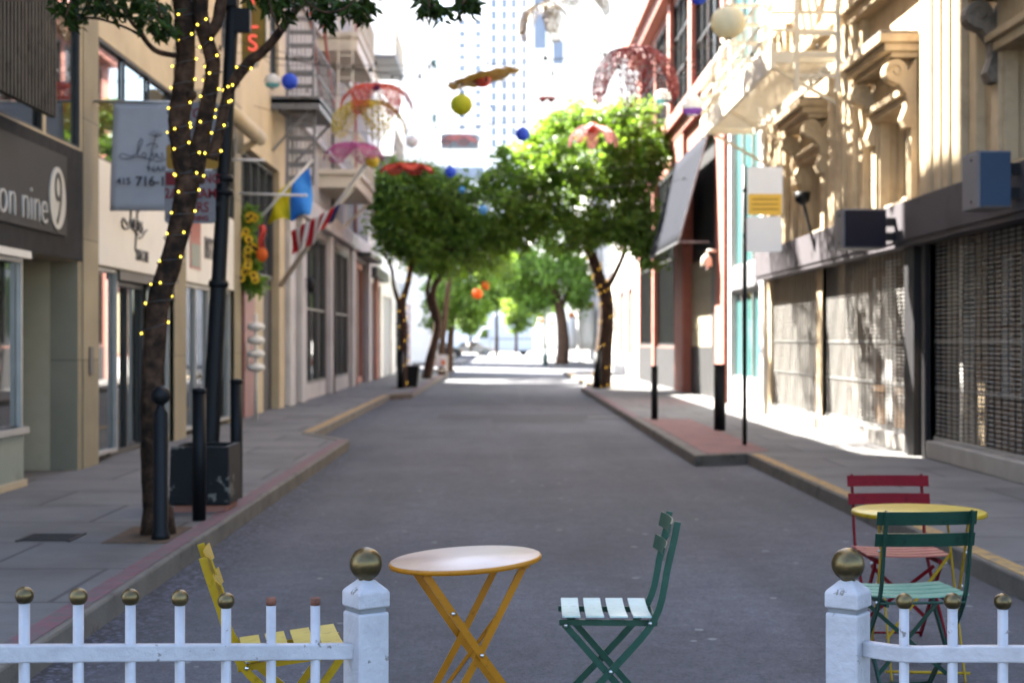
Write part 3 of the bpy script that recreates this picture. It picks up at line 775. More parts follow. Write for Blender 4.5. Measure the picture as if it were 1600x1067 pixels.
each("ledge", [(LX+.16,LX-.02,32.25,52.5,z,z+.16) for z in (6.3,9.0,9.9,12.6)], M['greywall'], t, .02)
MB().tube([(LX+.10,40.6,.14),(LX+.10,40.6,14)], .06, 8).build("drain_pipe", M['darkframe'], t)
MB().tube([(LX+.10,46.9,.14),(LX+.10,46.9,14)], .05, 8).build("drain_pipe", M['rustred'], t)
MB().box(LX+.55,LX+.13,47.3,52.0,4.15,4.28).build("door_canopy", M['darkframe'], t)
# wall lamp
tag(MB().lathe([(.02,0),(.09,.05),(.1,.25),(.06,.32),(.02,.36)], (LX+.25,34.6,2.6), 12).tube([(LX+.13,34.6,2.9),(LX+.25,34.6,2.95)], .02, 6).build("wall_lantern", M['black']), "small black wall lantern on a pale grey pilaster", "lantern")

# fire escape on the left
t = thing("fire_escape", "grey iron fire escape with ladder above the flags", "fire escape", (LX,31.5,4.6))
b = MB()
b.box(LX+.005, -3.55, 30.2, 33.4, 6.22, 6.30)
b.box(-3.62, -3.55, 30.2, 33.4, 6.1, 6.36); b.box(LX+.005, -3.62, 30.2, 30.27, 6.1, 6.36)
b.build("platform", M['ironpaint'], t)
b = MB()
for (x0,x1,yy,z0,z1) in ((-4.22,-3.70,30.35,4.62,6.2),(-4.16,-3.66,30.0,6.3,9.4)):
    for x in (x0,x1): b.bar((x,yy,z0),(x,yy+.3,z1),.055,.05)
b.build("ladder_rail", M['ironpaint'], t)
b = MB()
for k in range(6): z = 4.72+k*.27; b.box(-4.19,-3.73,30.36+k*.05,30.52+k*.05,z,z+.09)
b.build("tread", M['ironpaint'], t); b = MB()
for k in range(11): z = 6.5+k*.27; b.box(-4.13,-3.69,30.02+k*.025,30.14+k*.025,z,z+.07)
b.build("tread", M['ironpaint'], t)
b = MB()
for z in (6.75,7.3): b.box(-3.61,-3.58,30.2,33.4,z,z+.03); b.box(LX+.005,-3.61,33.36,33.4,z,z+.03)
for k in range(12): y = 30.22+k*.288; b.box(-3.605,-3.585,y,y+.02,6.3,7.3)
b.build("railing", M['ironpaint'], t)
def bars(name, lst, w, d, m, root, side=(1,0,0)):
    for p, q_ in lst: MB().bar(p, q_, w, d, side).build(name, m, root)
bars("strut", [((LX+.005,30.4,5.3),(-3.7,30.4,6.2)),((LX+.005,33.2,5.3),(-3.7,33.2,6.2))], .05,.05, M['ironpaint'], t)
bars("stair_stringer", [((-3.66,30.3,9.2),(-3.6,33.2,6.6)),((-3.9,30.3,9.2),(-3.84,33.2,6.6))], .06,.05, M['rustred'], t)

t = thing("iron_balcony", "white iron balcony with slim bars behind the pink wire flower", "balcony", (LX,40,5.5))
for fz in (5.62, 9.0):
    MB().box(LX+.005,-3.45,37.6,42.4,fz,fz+.14).box(LX+.005,-3.5,37.7,42.3,fz-.32,fz).build("floor", M['whiteiron'], t, bevel=.02)
    b = MB()
    for z in (fz+.45,fz+1.0): b.box(-3.50,-3.46,37.6,42.4,z,z+.04); b.box(LX+.005,-3.5,37.6,37.64,z,z+.04)
    for k in range(25): y = 37.62+k*.198; b.box(-3.49,-3.47,y,y+.02,fz+.14,fz+1.0)
    for k in range(6): x = LX+.12+k*.165; b.box(x,x+.02,37.61,37.63,fz+.14,fz+1.0)
    b.build("railing", M['whiteiron'], t)
bars("bracket", [((LX+.005,37.9,4.4),(-3.6,37.9,5.3)),((LX+.005,42,4.4),(-3.6,42,5.3))], .07,.06, M['whiteiron'], t)
b = MB()
for x in (-3.95,-3.6): b.bar((x,37.5,5.8),(x,37.5,11),.04,.03)
for k in range(18): b.box(-3.95,-3.6,37.49,37.51,6+k*.28,6.03+k*.28)
b.build("ladder", M['whiteiron'], t)

# L5: white building
t = thing("white_building", "tall white building beyond the grey one with brown and pale shutters", "building", (LX,62,0))
rows = [(.13,3.6,[(53.2,55.0),(56.0,58.2)])] + [(z, z+2.1, [(53.6+i*2.8, 55.0+i*2.8) for i in range(2)]) for z in (5.6,8.6)]
b = MB(); facade(b, LX, 1, 52.6, 59, 0, 13.3, rows); wallbody(b, LX, 1, 52.6, 59, 13.3)  # roof kept low and front cut short to let sun past
b.build("wall", M['whitewall'], t)
MB().box(LX-.1,LX-.2,53.2,55,.13,3.6).build("door", M['brownwall'], t)
MB().box(LX+.1,LX-.02,55.05,55.95,.13,3.8).build("pilaster", M['redbrown'], t)
MB().box(LX-.1,LX-.2,56,58.2,.13,3.6).build("door", M['doorblack'], t)
MB().box(LX+.3,LX-.02,52.7,58.4,3.75,4.1).build("canopy", M['darkframe'], t)
for r_ in rows[1:]:
    for ya, yb in r_[2]: window(t, LX, 1, ya, yb, r_[0], r_[1], M['whitewall'], M['glassblue'], 1, 2, .08)
t = thing("fire_escape", "white fire escape landings high on the white building", "fire escape", (LX,55.5,7.9))
for fz in (7.9,11.4):
    MB().box(LX+.005,-3.6,53.2,57.8,fz,fz+.1).build("platform", M['ironpaint'], t)
    b = MB()
    for z in (fz+.5,fz+1.0): b.box(-3.64,-3.6,53.2,57.8,z,z+.04)
    for k in range(15): b.box(-3.63,-3.61,53.22+k*.32,53.25+k*.32,fz+.1,fz+1)
    b.build("railing", M['whiteiron'], t)
MB().bar((-3.7,53.4,8.0),(-3.7,57.4,11.4),.2,.05,(0,0,1)).build("stair", M['ironpaint'], t)

t = thing("added_low_shop", "low white shop added between the two white buildings to let sun through", "building", (LX,69,0))  # added low front, a gap for sun to reach the road
b = MB(); facade(b, LX, 1, 59, 72, 0, 4.2, [(.13,3.3,[(59.4,64.2),(66.8,71.2)])]); wallbody(b, LX, 1, 59, 72, 4.2); b.build("wall", M['whitewall'], t)
b = MB()
for k in range(16): b.box(LX-.08,LX-.2,59.4+k*.3,59.64+k*.3,.13,3.3)
b.box(LX-.12,LX-.22,59.4,64.2,.13,3.3); b.build("shutter", M['shutter'], t)
window(t, LX, 1, 66.82, 71.18, .3, 3.18, M['darkframe'], M['glass'], 3, 1, .1)
t = thing("white_annex", "narrow white building at the end of the left block", "building", (LX,75.5,0))
b = MB(); rows = [(.13,3.4,[(73,75),(76,78)]),(6,8.2,[(73,74.6),(76,77.6)]),(10,12.2,[(73,74.6),(76,77.6)])]
facade(b, LX, 1, 72, 79, 0, 17, rows); wallbody(b, LX, 1, 72, 79, 17); b.build("wall", M['whitewall'], t)
for r_ in rows:
    for ya, yb in r_[2]: window(t, LX, 1, ya, yb, r_[0], r_[1], M['redbrown'] if r_[0] < 1 else M['whitewall'], M['glassblue'], 1, 2, .1)
t = thing("far_white_block", "white block with bracketed wall lamps across the cross street", "building", (LX,103,0))
b = MB(); rows = [(z, z+2.2, [(104+i*2.6, 105.4+i*2.6) for i in range(3)]) for z in (4.5,8.2,12,15.8,19.6,23.4)]
facade(b, LX, 1, 103, 112, 0, 40, rows); wallbody(b, LX, 1, 103, 112, 40); b.build("wall", M['whitewall'], t)
for r_ in rows:
    for ya, yb in r_[2]: window(t, LX, 1, ya, yb, r_[0], r_[1], M['whitewall'], M['glassblue'], 1, 1, .1)
for z in (12.9,16.6,20.3):
    b = MB().box(LX+.005,LX+.25,103.2,103.5,z-.25,z+.25); b.bar((LX+.2,103.35,z+.2),(LX+.75,103.35,z+.22),.06,.06).bar((LX+.2,103.35,z-.2),(LX+.75,103.35,z-.18),.06,.06)
    b.build("wall_bracket", M['patinagreen'], t)

t = thing("added_far_block", "grey block added beyond the white block to shade the far road", "building", (-7.6,150,0))  # added block that keeps sun off the far road
b = MB(); rows = [(.13,4,[(114+i*6, 118.5+i*6) for i in range(12)])]+[(z, z+2.2, [(114+i*4, 116+i*4) for i in range(19)]) for z in (6,9.6,13.2)]
facade(b, -7.6, 1, 113, 190, 0, 9.4, rows[:2]); wallbody(b, -7.6, 1, 113, 190, 9.4, 16); b.build("wall", M['greywall'], t)
for r_ in rows[:2]:
    for ya, yb in r_[2]: window(t, -7.6, 1, ya, yb, r_[0], r_[1], M['darkframe'], M['glass'], 2, 1, .12)
# ================================================================== RIGHT SIDE
# R1: ornate stone building with rolling grilles
t = thing("ornate_stone_building", "cream stone building with bracketed window hoods on the right", "building", (RX,18,0))
HB = [10.8,15.6,20.6,25.6]      # far corner of each hood
rows = [(.13,2.95,[(8.2,18.0),(18.8,24.0),(24.35,28.6)]), (3.3,4.42,[(h-1.85,h-.35) for h in HB])] + \
       [(z, z+2.0, [(h-1.85,h-.35) for h in HB]) for z in (7.4,11.2,15)]
b = MB(); facade(b, RX, -1, 8, 29, 0, 20, rows, .35); wallbody(b, RX, -1, 8, 29, 20, gap=1.6)
b.build("wall", M['stone'], t)
for r_ in rows[1:]:
    for ya, yb in r_[2]: window(t, RX, -1, ya+.05, yb-.05, r_[0], r_[1]-.03, M['stone'], M['glass'], 2, 1, .09, .26, .08)
for h in HB:
    b = MB(); y0, y1 = h-2.2, h
    b.box(RX-.50, RX+.02, y0, y1, 5.13, 5.24); b.box(RX-.43, RX+.02, y0+.05, y1-.05, 5.03, 5.13)
    b.box(RX-.34, RX+.02, y0+.1, y1-.1, 4.96, 5.03)
    b.build("window_hood", M['stone'], t, bevel=.015)
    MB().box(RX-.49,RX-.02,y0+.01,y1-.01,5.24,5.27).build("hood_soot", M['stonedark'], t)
    b = MB(); b.box(RX-.10, RX+.02, y0+.3, y1-.3, 4.6, 4.96); b.box(RX-.2, RX+.02, y0+.22, y1-.22, 4.52, 4.6); b.box(RX-.14, RX+.02, y0+.26, y1-.26, 4.42, 4.52)
    b.build("frieze", M['stone'], t, bevel=.012)
    for ky in (y0+.10, y1-.32):
        prof = []
        for k in range(13):
            a = R(-60+k*20); prof.append((.27+.14*math.cos(a), 4.80+.14*math.sin(a)))
        prof += [(.02,4.96),(.02,4.10),(.16,4.12),(.20,4.22),(.14,4.38),(.15,4.52),(.24,4.64)]
        b = MB().prism(prof, ky, ky+.22, lambda a,c,d: (RX-a, d, c))
        b.tube([(RX-.27-.09*math.cos(q*.5)*(1-q*.06), ky-.008, 4.80+.09*math.sin(q*.5)*(1-q*.06)) for q in range(14)], .016, 5)
        b.build("scroll_bracket", M['stonedark'] if h < 16 else M['stone'], t, bevel=.008)  # the two nearest hoods take the darker stone
    MB().box(RX-.09,RX+.0,y0+.12,y0+.34,3.2,4.42).box(RX-.05,RX+.1,y0+.34,y0+.40,3.2,4.42).build("window_jamb", M['stone'], t, bevel=.01)
    MB().box(RX-.09,RX+.0,y1-.34,y1-.12,3.2,4.42).box(RX-.05,RX+.1,y1-.40,y1-.34,3.2,4.42).build("window_jamb", M['stone'], t, bevel=.01)
for h in HB:
    b = MB()
    for k, (o0, o1, p) in enumerate(((.35,2.45,.10),(.62,2.2,.18),(.95,1.15,.21),(1.3,1.5,.21),(1.65,1.85,.21))):
        b.box(RX-p, RX+.02, h+o0, h+o1, 3.195, 7.0-.01*k)
    b.build("pilaster", M['stone'], t, bevel=.012)
MB().box(RX-.28,RX+.02,8,29,6.1,6.3).box(RX-.2,RX+.02,8,29,5.95,6.1).build("belt_course", M['stone'], t, bevel=.02)
MB().box(RX-.25,RX+.02,8.0,28.95,2.72,3.19).build("fascia", M['greyfascia'], t, bevel=.01)
MB().box(RX-.23,RX+.02,8.0,28.9,2.66,2.72).build("fascia_soffit", M['greyfascia'], t)
each("sill", [(RX-.05,RX+.30,8.2,18.0,.13,.34),(RX-.05,RX+.30,18.8,24.0,.13,.34),(RX-.05,RX+.30,24.35,28.6,.13,.3)], M['sill'], t, .015)
b = MB().box(RX-.10,RX+.25,18.36,18.8,.13,2.66).build("gate_post", M['gatedark'], t)
MB().box(RX-.06,RX+.2,18.0,18.14,.13,2.66).build("gate_post", M['gatedark'], t)
MB().box(RX-.02,RX+.25,24.0,24.35,.13,2.66).build("gate_post", M['stone'], t)
# shop fronts behind the grilles
MB().box(RX+.75,RX+.9,8.2,18.2,.13,2.9).build("inner_wall", M['stonedark'], t); MB().box(RX+.75,RX+.9,18.2,28.7,.13,2.9).build("inner_wall", M['stone'], t)  # paler stone behind the far grilles puts sunlight into the wall colour
X9 = RX+.75
for i, y in enumerate((9.6,11.4,13.2,15.2,17.0,19.7,21.4,23.1,25.2,27.0)):
    MB().box(X9-.14,X9-.005,y-.98,y-.62,.13,2.7).build("inner_pier", M['signwhite'] if i % 2 else M['stone'], t)
    w = window(t, X9-.17, -1, y-.6, y+.6, .75, 2.6, M['wood'], M['glass'], 2, 2, .09, .15, .1, "shop_window")
    MB().box(X9-.13,X9-.02,y-.6,y+.6,.13,.74).build("wood_panel", M['wood'], w)
    each("curtain", [(X9-.065,X9-.05,y-.5,y-.14,.85,2.5)] + ([(X9-.065,X9-.05,y+.22,y+.5,.85,2.5)] if i % 3 else []), M['curtain'], w)
def grille(y0, y1, z0, z1, label):
    g = thing("rolling_grille", label, "security grille", (RX+.06,(y0+y1)/2,z0), 0, "steel rolling grilles on the right pavement")
    b = MB(); n = int((z1-z0)/.050)
    for i in range(n): z = z0+.03+i*.050; b.box(RX+.05,RX+.060,y0,y1,z,z+.020)
    b.build("cross_rods", M['gate'], g)
    b = MB(); k = int((y1-y0)/.215)
    for i in range(k+1):
        y = y0+.03+i*(y1-y0-.06)/k
        b.strip([(RX+.046+.004*math.sin(i*1.7+q*.9), y+.006*math.sin(i*2.3+q*.8), z0+(z1-z0)*q/10) for q in range(11)], .024, .006, (0,1,0))
    b.build("vertical_links", M['gatedark'], g)
    b = MB().box(RX+.03,RX+.08,y0,y1,z0,z0+.05)
    for z in (.95,1.5): b.box(RX+.040,RX+.046,y0,y1,z,z+.014)
    b.build("bottom_rail", M['frame'], g)
grille(8.25,17.98,.345,2.66, "shaded steel rolling grille nearest the camera")
grille(18.82,23.98,.345,2.66, "half sunlit steel rolling grille past the dark double post")
grille(24.37,28.58,.305,2.66, "brightly sunlit steel rolling grille farthest along the pavement")

def boxsign(Y, x0, x1, z0, z1, dep, face, label):
    s = thing("box_sign", label, "sign", ((x0+x1)/2, Y+dep/2, z0))
    MB().box(x0,x1,Y+.02,Y+dep,z0,z1).build("casing", M['signgrey'], s, bevel=.012)
    MB().box(x0+.025,x1-.01,Y,Y+.02,z0+.02,z1-.02).build("face", face, s)
    for zz in (z0+.07,z1-.07): MB().sphere((x0-.002,Y+dep*.4,zz), .014, 8).build("bolt", M['gatedark'], s)
    MB().box(x0+.01,x1-.02,Y+.1,Y+dep-.1,z1,z1+.008).build("lid_seam", M['gatedark'], s)
    each("bracket", [(x1-.02,RX-.245,Y+.15,Y+.25,z0+.1,z0+.2),(x1-.02,RX-.245,Y+.15,Y+.25,z1-.2,z1-.1)], M['gatedark'], s)
boxsign(14.0, 4.41, 5.0-.28, 2.74, 3.27, .5, M['signblue'], "blue-grey box sign at the right edge above the grille")
boxsign(18.45, 4.17, 4.70, 2.64, 3.12, .5, M['signdark'], "dark violet box sign fixed to the grey fascia")
t = thing("flood_lamp", "small black flood lamp on the sunlit grey fascia", "lamp", (4.7,23.4,3.2))
MB().bar((4.86,23.4,2.9),(4.68,23.4,3.62),.04,.05).build("arm", M['black'], t)
MB().lathe([(.03,0),(.11,.06),(.13,.2)], (4.66,23.4,3.60), 12).build("lamp_head", M['black'], t)

# right fire escape
t = thing("fire_escape", "cream iron fire escape with ladder over the sunlit right wall", "fire escape", (4.5,25.5,5.5))
b = MB()
for k in range(57): y = 21.9+k*.13; b.box(3.95,RX-.22,y,y+.045,5.60,5.612)
b.build("slatted_floor", M['whiteiron'], t)
MB().box(3.88,3.95,21.8,29.4,5.42,5.78).box(RX-.22,RX-.16,21.8,29.4,5.5,5.66).box(3.95,RX-.22,21.8,21.86,5.5,5.66).box(3.95,RX-.22,29.34,29.4,5.5,5.66).build("floor_frame", M['whiteiron'], t)
b = MB()
for z in (5.95,6.2,6.6): b.box(3.9,3.93,21.8,29.4,z,z+.04); b.box(3.93,RX-.22,29.3,29.34,z,z+.04); b.box(3.93,RX-.22,21.82,21.86,z,z+.04)
for k in range(26): y = 21.85+k*.3; b.box(3.905,3.925,y,y+.025,5.7,6.6)
b.build("railing", M['whiteiron'], t)
bars("strut", [((RX-.05,y,4.9),(4.0,y,5.5)) for y in (22.2,26.4,29)], .05,.05, M['whiteiron'], t)
b = MB()
for x in (4.22,4.80): b.bar((x,21.6,5.05),(x,21.6,9),.07,.05)
for k in range(13): b.box(4.22,4.80,21.58,21.63,5.25+k*.3,5.30+k*.3)
b.build("ladder", M['whiteiron'], t)
bars("stair_stringer", [((4.05,29.2,5.7),(4.05,22.6,10.5)),((4.75,29.2,5.7),(4.75,22.6,10.5))], .28,.04, M['whiteiron'], t, (0,0,1))
b = MB()
for k in range(18): b.box(4.06,4.74,29-k*.36,29.2-k*.36,5.85+k*.262,5.88+k*.262)
b.build("stair_tread", M['whiteiron'], t)

# R2: glass bay
t = thing("glass_bay_building", "narrow glass fronted building with painted teal reflection between stone and red brick", "building", (RX,31.7,0))
rows = [(.7,2.6,[(29.9,33.6)]),(3.1,6.6,[(29.9,33.6)]),(7.2,10.4,[(29.9,33.6)])]
b = MB(); facade(b, RX, -1, 29, 34.3, 0, 13, rows); wallbody(b, RX, -1, 29, 34.3, 13); b.build("wall", M['greywall'], t)
for r_ in rows: window(t, RX, -1, 29.92, 33.58, r_[0], r_[1], M['frame'], M['glassreflect'], 3, 1, .07)
MB().box(RX-.02,RX+.0,29.95,33.5,2.62,3.08).build("signboard", M['signgrey'], t)
MB().box(RX-.05,RX+.0,29.35,29.6,1.05,1.8).build("plaque", M['plaque'], t)
MB().box(RX-.10,RX-.0,34.0,34.3,.13,10).build("brick_edge", M['pinkbrick'], t)
MB().box(RX-.08,RX+.0,29.0,29.32,.13,8).build("stone_edge", M['whitewall'], t)

# R3: brick red building with grey canopy
t = thing("red_brick_building", "brick red building with big dark window panes and projecting ledge", "building", (RX,45,0))
rows = [(.13,4.0,[(35.6,38.4),(39.2,42.6)]),(1.5,1.5,[])]
b = MB()
facade(b, RX, -1, 34.3, 56, 0, 12.4, [(.13,1.35,[(36.0,41.4)]),(1.35,6.6,[(36.0,41.4),(43.4,49.2),(49.7,55.4)]),(8.2,11.3,[(35.1,39.8),(40.1,44.8),(45.1,49.8),(50.1,54.9)])])
wallbody(b, RX, -1, 34.3, 56, 12.4); b.build("wall", M['redpaintw'], t)
for ya, yb in ((43.4,49.2),(49.7,55.4)): window(t, RX, -1, ya, yb, 1.35, 6.6, M['darkframe'], M['glass'], 6, 2, .09, .10, .07)
for ya, yb in ((35.1,39.8),(40.1,44.8),(45.1,49.8),(50.1,54.9)): window(t, RX, -1, ya, yb, 8.2, 11.3, M['darkframe'], M['glass'], 4, 3, .09, .10, .07)
MB().box(RX-.04,RX+.0,43.4,55.4,.13,1.33).build("black_base", M['charfascia'], t)
MB().box(RX-.30,RX+.01,34.5,56,7.5,7.85).box(RX-.15,RX+.01,34.5,56,7.2,7.5).build("ledge", M['redpaintw'], t, bevel=.03)
MB().box(RX-.55,RX+.01,34.3,56.2,11.9,12.4).box(RX-.35,RX+.01,34.3,56.1,11.5,11.9).build("cornice", M['redpaintw'], t, bevel=.04)
each("pilaster", [(RX-.12,RX+.01,41.4,43.4,.13,7.2),(RX-.12,RX+.01,49.2,49.7,.13,7.2),(RX-.12,RX+.01,39.6,40.2,7.86,11.5),(RX-.12,RX+.01,44.6,45.2,7.86,11.5)], M['redpaintw'], t, .02)
MB().box(RX+.16,RX+.26,36.0,41.4,3.62,6.6).build("entrance_back", M['doorblack'], t)  # black panel stands in for the shade inside the canopy
b = MB()
for k in range(5): b.box(RX+.12,RX+.20,37.4,41.38,1.38+k*.45,1.815+k*.45)
b.build("door_panel", M['tan'], t); MB().box(RX+.11,RX+.21,37.4,41.38,.13,1.36).build("door_base", M['doorblack'], t)
MB().box(RX+.10,RX+.20,36.02,37.38,.13,3.6).build("side_door", M['darkframe'], t)
# canopy
t = thing("canvas_canopy", "steep grey canvas canopy over the red brick building's entrance", "awning", (4.6,39.2,3.8))
A0, A1 = (RX-.14, 6.5), (4.24, 3.86)
def can(u, v): return (A0[0]+(A1[0]-A0[0])*v, 36+6.8*u, A0[1]+(A1[1]-A0[1])*v - .03*math.sin(v*math.pi))
MB().grid(can, 14, 8).build("canvas", M['awning'], t, solid=.012)
b = MB()
for y in (36.0, 42.8): b.bar((A1[0],y,A1[1]),(RX-.13,y,A1[1]),.035,.035); b.bar((A1[0],y,A1[1]),(A0[0],y,A0[1]),.035,.035)
b.bar((A1[0],36,A1[1]),(A1[0],42.8,A1[1]),.035,.035); b.build("frame", M['ironpaint'], t)
t = thing("security_camera", "white dome security camera on the brick edge under the canopy", "camera", (4.85,35.4,3.3))
MB().tube([(RX-.01,35.4,3.6),(4.86,35.4,3.62),(4.82,35.4,3.5)], .035, 8).build("arm", M['whiteiron'], t)
MB().lathe([(.04,.28),(.12,.2),(.14,.02),(.13,0)], (4.82,35.4,3.25), 14).build("housing", M['whiteiron'], t)
MB().sphere((4.82,35.4,3.25), .11, 14, sz=.8).build("dome", M['glass'], t)

# R4 and beyond
t = thing("low_white_shop", "sunlit white shop with red trim behind the big right tree", "building", (RX,62.5,0))
rows = [(.9,3.6,[(58,60.5),(62,64.5),(65.5,67.5)]),(5,7.2,[(58,60),(62,64)])]
b = MB(); facade(b, RX, -1, 56, 69, 0, 9, rows); wallbody(b, RX, -1, 56, 69, 9); b.build("wall", M['whitewall'], t)
for r_ in rows:
    for ya, yb in r_[2]: window(t, RX, -1, ya, yb, r_[0], r_[1], M['palered'], M['tan'], 1, 1, .12)
MB().box(RX-.02,RX+.0,61,61.8,.2,1.0).build("vent_panel", M['signgrey'], t)
t = thing("grey_shop_row", "grey storefront row at far right beyond the cross street", "building", (RX+1,108,0))
rows = [(.13,3.6,[(90+i*5, 93.5+i*5) for i in range(7)])]+[(z, z+2.2, [(90+i*4, 92+i*4) for i in range(9)]) for z in (5.5,9)]
b = MB(); facade(b, RX+1, -1, 88, 126, 0, 12.5, rows); wallbody(b, RX+1, -1, 88, 126, 12.5); b.build("wall", M['greywall'], t)
for r_ in rows:
    for ya, yb in r_[2]: window(t, RX+1, -1, ya, yb, r_[0], r_[1], M['frame'], M['glass'], 2, 1, .1)

# far towers
t = thing("office_tower", "pale skyscraper with blue vertical window bands at the street's end", "skyscraper", (-2,420,0))
b = MB().box(-15,9.5,420,445,0,150); b.build("wall", M['towerwall'], t)
for x in (-1.5,1.4,4.0,6.9): each("mullion", [(x-1.1,x-.8,419.2,420,34,150),(x+.8,x+1.1,419.2,420,34,150)], M['towerwall'], t)
for x in (-1.5,1.4,4.0,6.9):
    MB().box(x-.79,x+.79,419.7,420,40,150).build("window_band", M['glassband'], t)
for k in range(14):
    for x in (-10.2,-5.8): 
        MB().box(x-.9,x+.9,419.85,420.05,50+k*3.2,51.7+k*3.2).build("window", M['glassblue'], t)
t = thing("cream_tower", "cream tower block beside the pale skyscraper at the street's end", "skyscraper", (20,300,0))
MB().box(6.2,40,300,330,0,120).build("wall", M['creamtower'], t)
for (x0,x1,z0,z1) in ((6.9,9.2,59,90),(10.6,12.6,56,60.5),(12.5,14.5,44,46.5)):
    MB().box(x0,x1,299.8,300.05,z0,z1).build("window", M['glassblue'], t)
t = thing("pavilion_building", "white building with grey corrugated roof edge under the skyscraper", "building", (-5,250,0))
MB().box(-14,4,250,262,0,33).build("wall", M['towerwall'], t)
b = MB()
for k in range(60): b.box(-9.6+k*.1,-9.55+k*.1,249.5,262.5,33.2,35.6)
b.box(-9.6,-3.4,249.6,262.5,33,35.3); b.build("roof", M['ironpaint'], t)
MB().box(-10,-2.5,249.8,250.05,28,30).build("window_band", M['glassblue'], t)
# ================================================================== STREET FURNITURE
def bollard(px, Y, h, label, group, r=.055, ball=False, zb=KZ, m=None):
    x = (px-780)/F*Y
    t = thing("bollard", label, "bollard", (x,Y,zb), 0, group)
    if ball:
        MB().lathe([(r*1.25,zb),(r*1.25,zb+.04),(r,zb+.06),(r,zb+h-.19),(r*.55,zb+h-.15),(r*.5,zb+h-.12)], (x,Y,0), 20).build("post", M['black'], t)
        MB().sphere((x,Y,zb+h-.065), .068, 20).build("ball_finial", M['black'], t)
    else:
        MB().lathe([(r,zb),(r,zb+h-.035)], (x,Y,0), 20).build("post", m or M['black'], t)
        MB().lathe([(r*1.06,zb+h-.035),(r*1.06,zb+h-.008),(r*.85,zb+h)], (x,Y,0), 20).build("cap", m or M['black'], t)
    return t
bollard(252, 10.65, 1.07, "black bollard with ball top in front of the tree", "black bollards", .052, True)
bollard(312, 11.8, 1.02, "plain black bollard before the flaking planter", "black bollards", .053)
bollard(370, 13.5, 1.05, "plain black bollard behind the planter's right corner", "black bollards", .054)
bollard(1023, 27.0, .95, "slim dark bollard at the far end of the red paving", "black bollards", .06)
bollard(1125, 23.7, 1.03, "thick black bollard beside the red paving and sign pole", "black bollards", .09)
bollard(626, 45.0, 1.1, "black bollard next to the lit left mid tree", "black bollards", .10)
bollard(934, 45.0, 1.1, "black bollard against the big right tree trunk", "black bollards", .10)

# near planter
t = thing("planter", "square black planter with flaking paint on the left pavement", "planter", (-2.42,12.62,KZ))
b = MB(); a = [(.24,.22),(.225,.28),(.245,.62),(.24,.66)]
x0, y0 = -2.42, 12.62
def frus(h0, h1, z0, z1):
    return [(x0-h0,y0-h0*1.25,z0),(x0+h0,y0-h0*1.25,z0),(x0+h0,y0+h0*1.25,z0),(x0-h0,y0+h0*1.25,z0),(x0-h1,y0-h1*1.25,z1),(x0+h1,y0-h1*1.25,z1),(x0+h1,y0+h1*1.25,z1),(x0-h1,y0+h1*1.25,z1)]
BF = [(3,2,1,0),(0,1,5,4),(1,2,6,5),(2,3,7,6),(3,0,4,7)]
b.add(frus(.245,.235,KZ+.06,.66), BF)
b.add([*frus(.235,.195,.66,.66)], [(0,1,5,4),(1,2,6,5),(2,3,7,6),(3,0,4,7)])
b.add([*frus(.195,.195,.58,.66)], [(0,1,5,4),(1,2,6,5),(2,3,7,6),(3,0,4,7)])
b.build("box", M['planter'], t, bevel=.012, fix=False)
MB().box(x0-.21,x0+.21,y0-.26,y0+.26,KZ,KZ+.06).build("foot", M['redbrown'], t)
MB().box(x0-.194,x0+.194,y0-.24,y0+.24,.56,.59).build("earth", M['soil'], t)
t = thing("planter", "black planter box by the left mid tree trunk", "planter", (-2.75,46.7,KZ))
MB().add([(-3.0,46.2,KZ),(-2.5,46.2,KZ),(-2.5,47,KZ),(-3,47,KZ),(-3.04,46.15,.78),(-2.42,46.15,.78),(-2.42,47.05,.78),(-3.04,47.05,.78)], [(3,2,1,0),(4,5,6,7)]+BF[1:]).build("box", M['black'], t, bevel=.02)
MB().box(-2.99,-2.47,46.2,47,.76,.785).build("earth", M['soil'], t)

# leaning street lamp with parking signs
lb = W(325,800,13.3); lb.z = KZ; ltop = W(365,0,13.3); ld = (ltop-lb)/(ltop.z-lb.z)
def lp(z): return lb + ld*(z-lb.z)
t = thing("street_lamp", "black leaning lamp post carrying parking signs behind the near tree", "street lamp", lb)
MB().tube([lp(KZ),lp(.5),lp(.55),lp(2.0),lp(2.06),lp(3.6),lp(6.4)], [.085,.085,.078,.072,.064,.058,.05], 14).build("post", M['black'], t)
for z in (1.98,2.78,2.9): MB().tube([lp(z),lp(z+.03),lp(z+.06)], [.08,.09,.08], 14).build("collar", M['black'], t)
hd = MB().lathe([(.06,0),(.17,.1),(.2,.55),(.12,.65),(.02,.8)], lp(6.4), 14).build("lamp_head", M['signwhite'], t)
q = lp(4.3); MB().box(q.x-.02,q.x+.16,q.y-.05,q.y+.05,q.z-.1,q.z+.10).box(q.x-.13,q.x+.05,q.y-.08,q.y+.08,q.z+.12,q.z+.6).build("junction_box", M['black'], t)
sy = 13.22
def roundrect(x0,x1,z0,z1,r=.035):
    out = []
    for cx, cz, a0 in ((x1-r,z1-r,0),(x0+r,z1-r,90),(x0+r,z0+r,180),(x1-r,z0+r,270)):
        for k in range(5): a = R(a0+k*22.5); out.append((cx+r*math.cos(a), cz+r*math.sin(a)))
    return out
def plate(name, x0, x1, z0, z1, y, m, root, th=.006, r=.035):
    return MB().prism(roundrect(x0,x1,z0,z1,r), y, y+th, lambda a,c,d:(a,d,c)).build(name, m, root)
M['signshade'] = mat("shaded_white_sign", (.15,.14,.145), .5, .06, 3, spec=.3, dirt=(.11,.10,.105), dscale=6)  # white plates standing in shade, the darkness put into the base colour
p1 = plate("parking_sign", -2.895,-2.455,2.53,2.99,sy,M['signshade'],t)
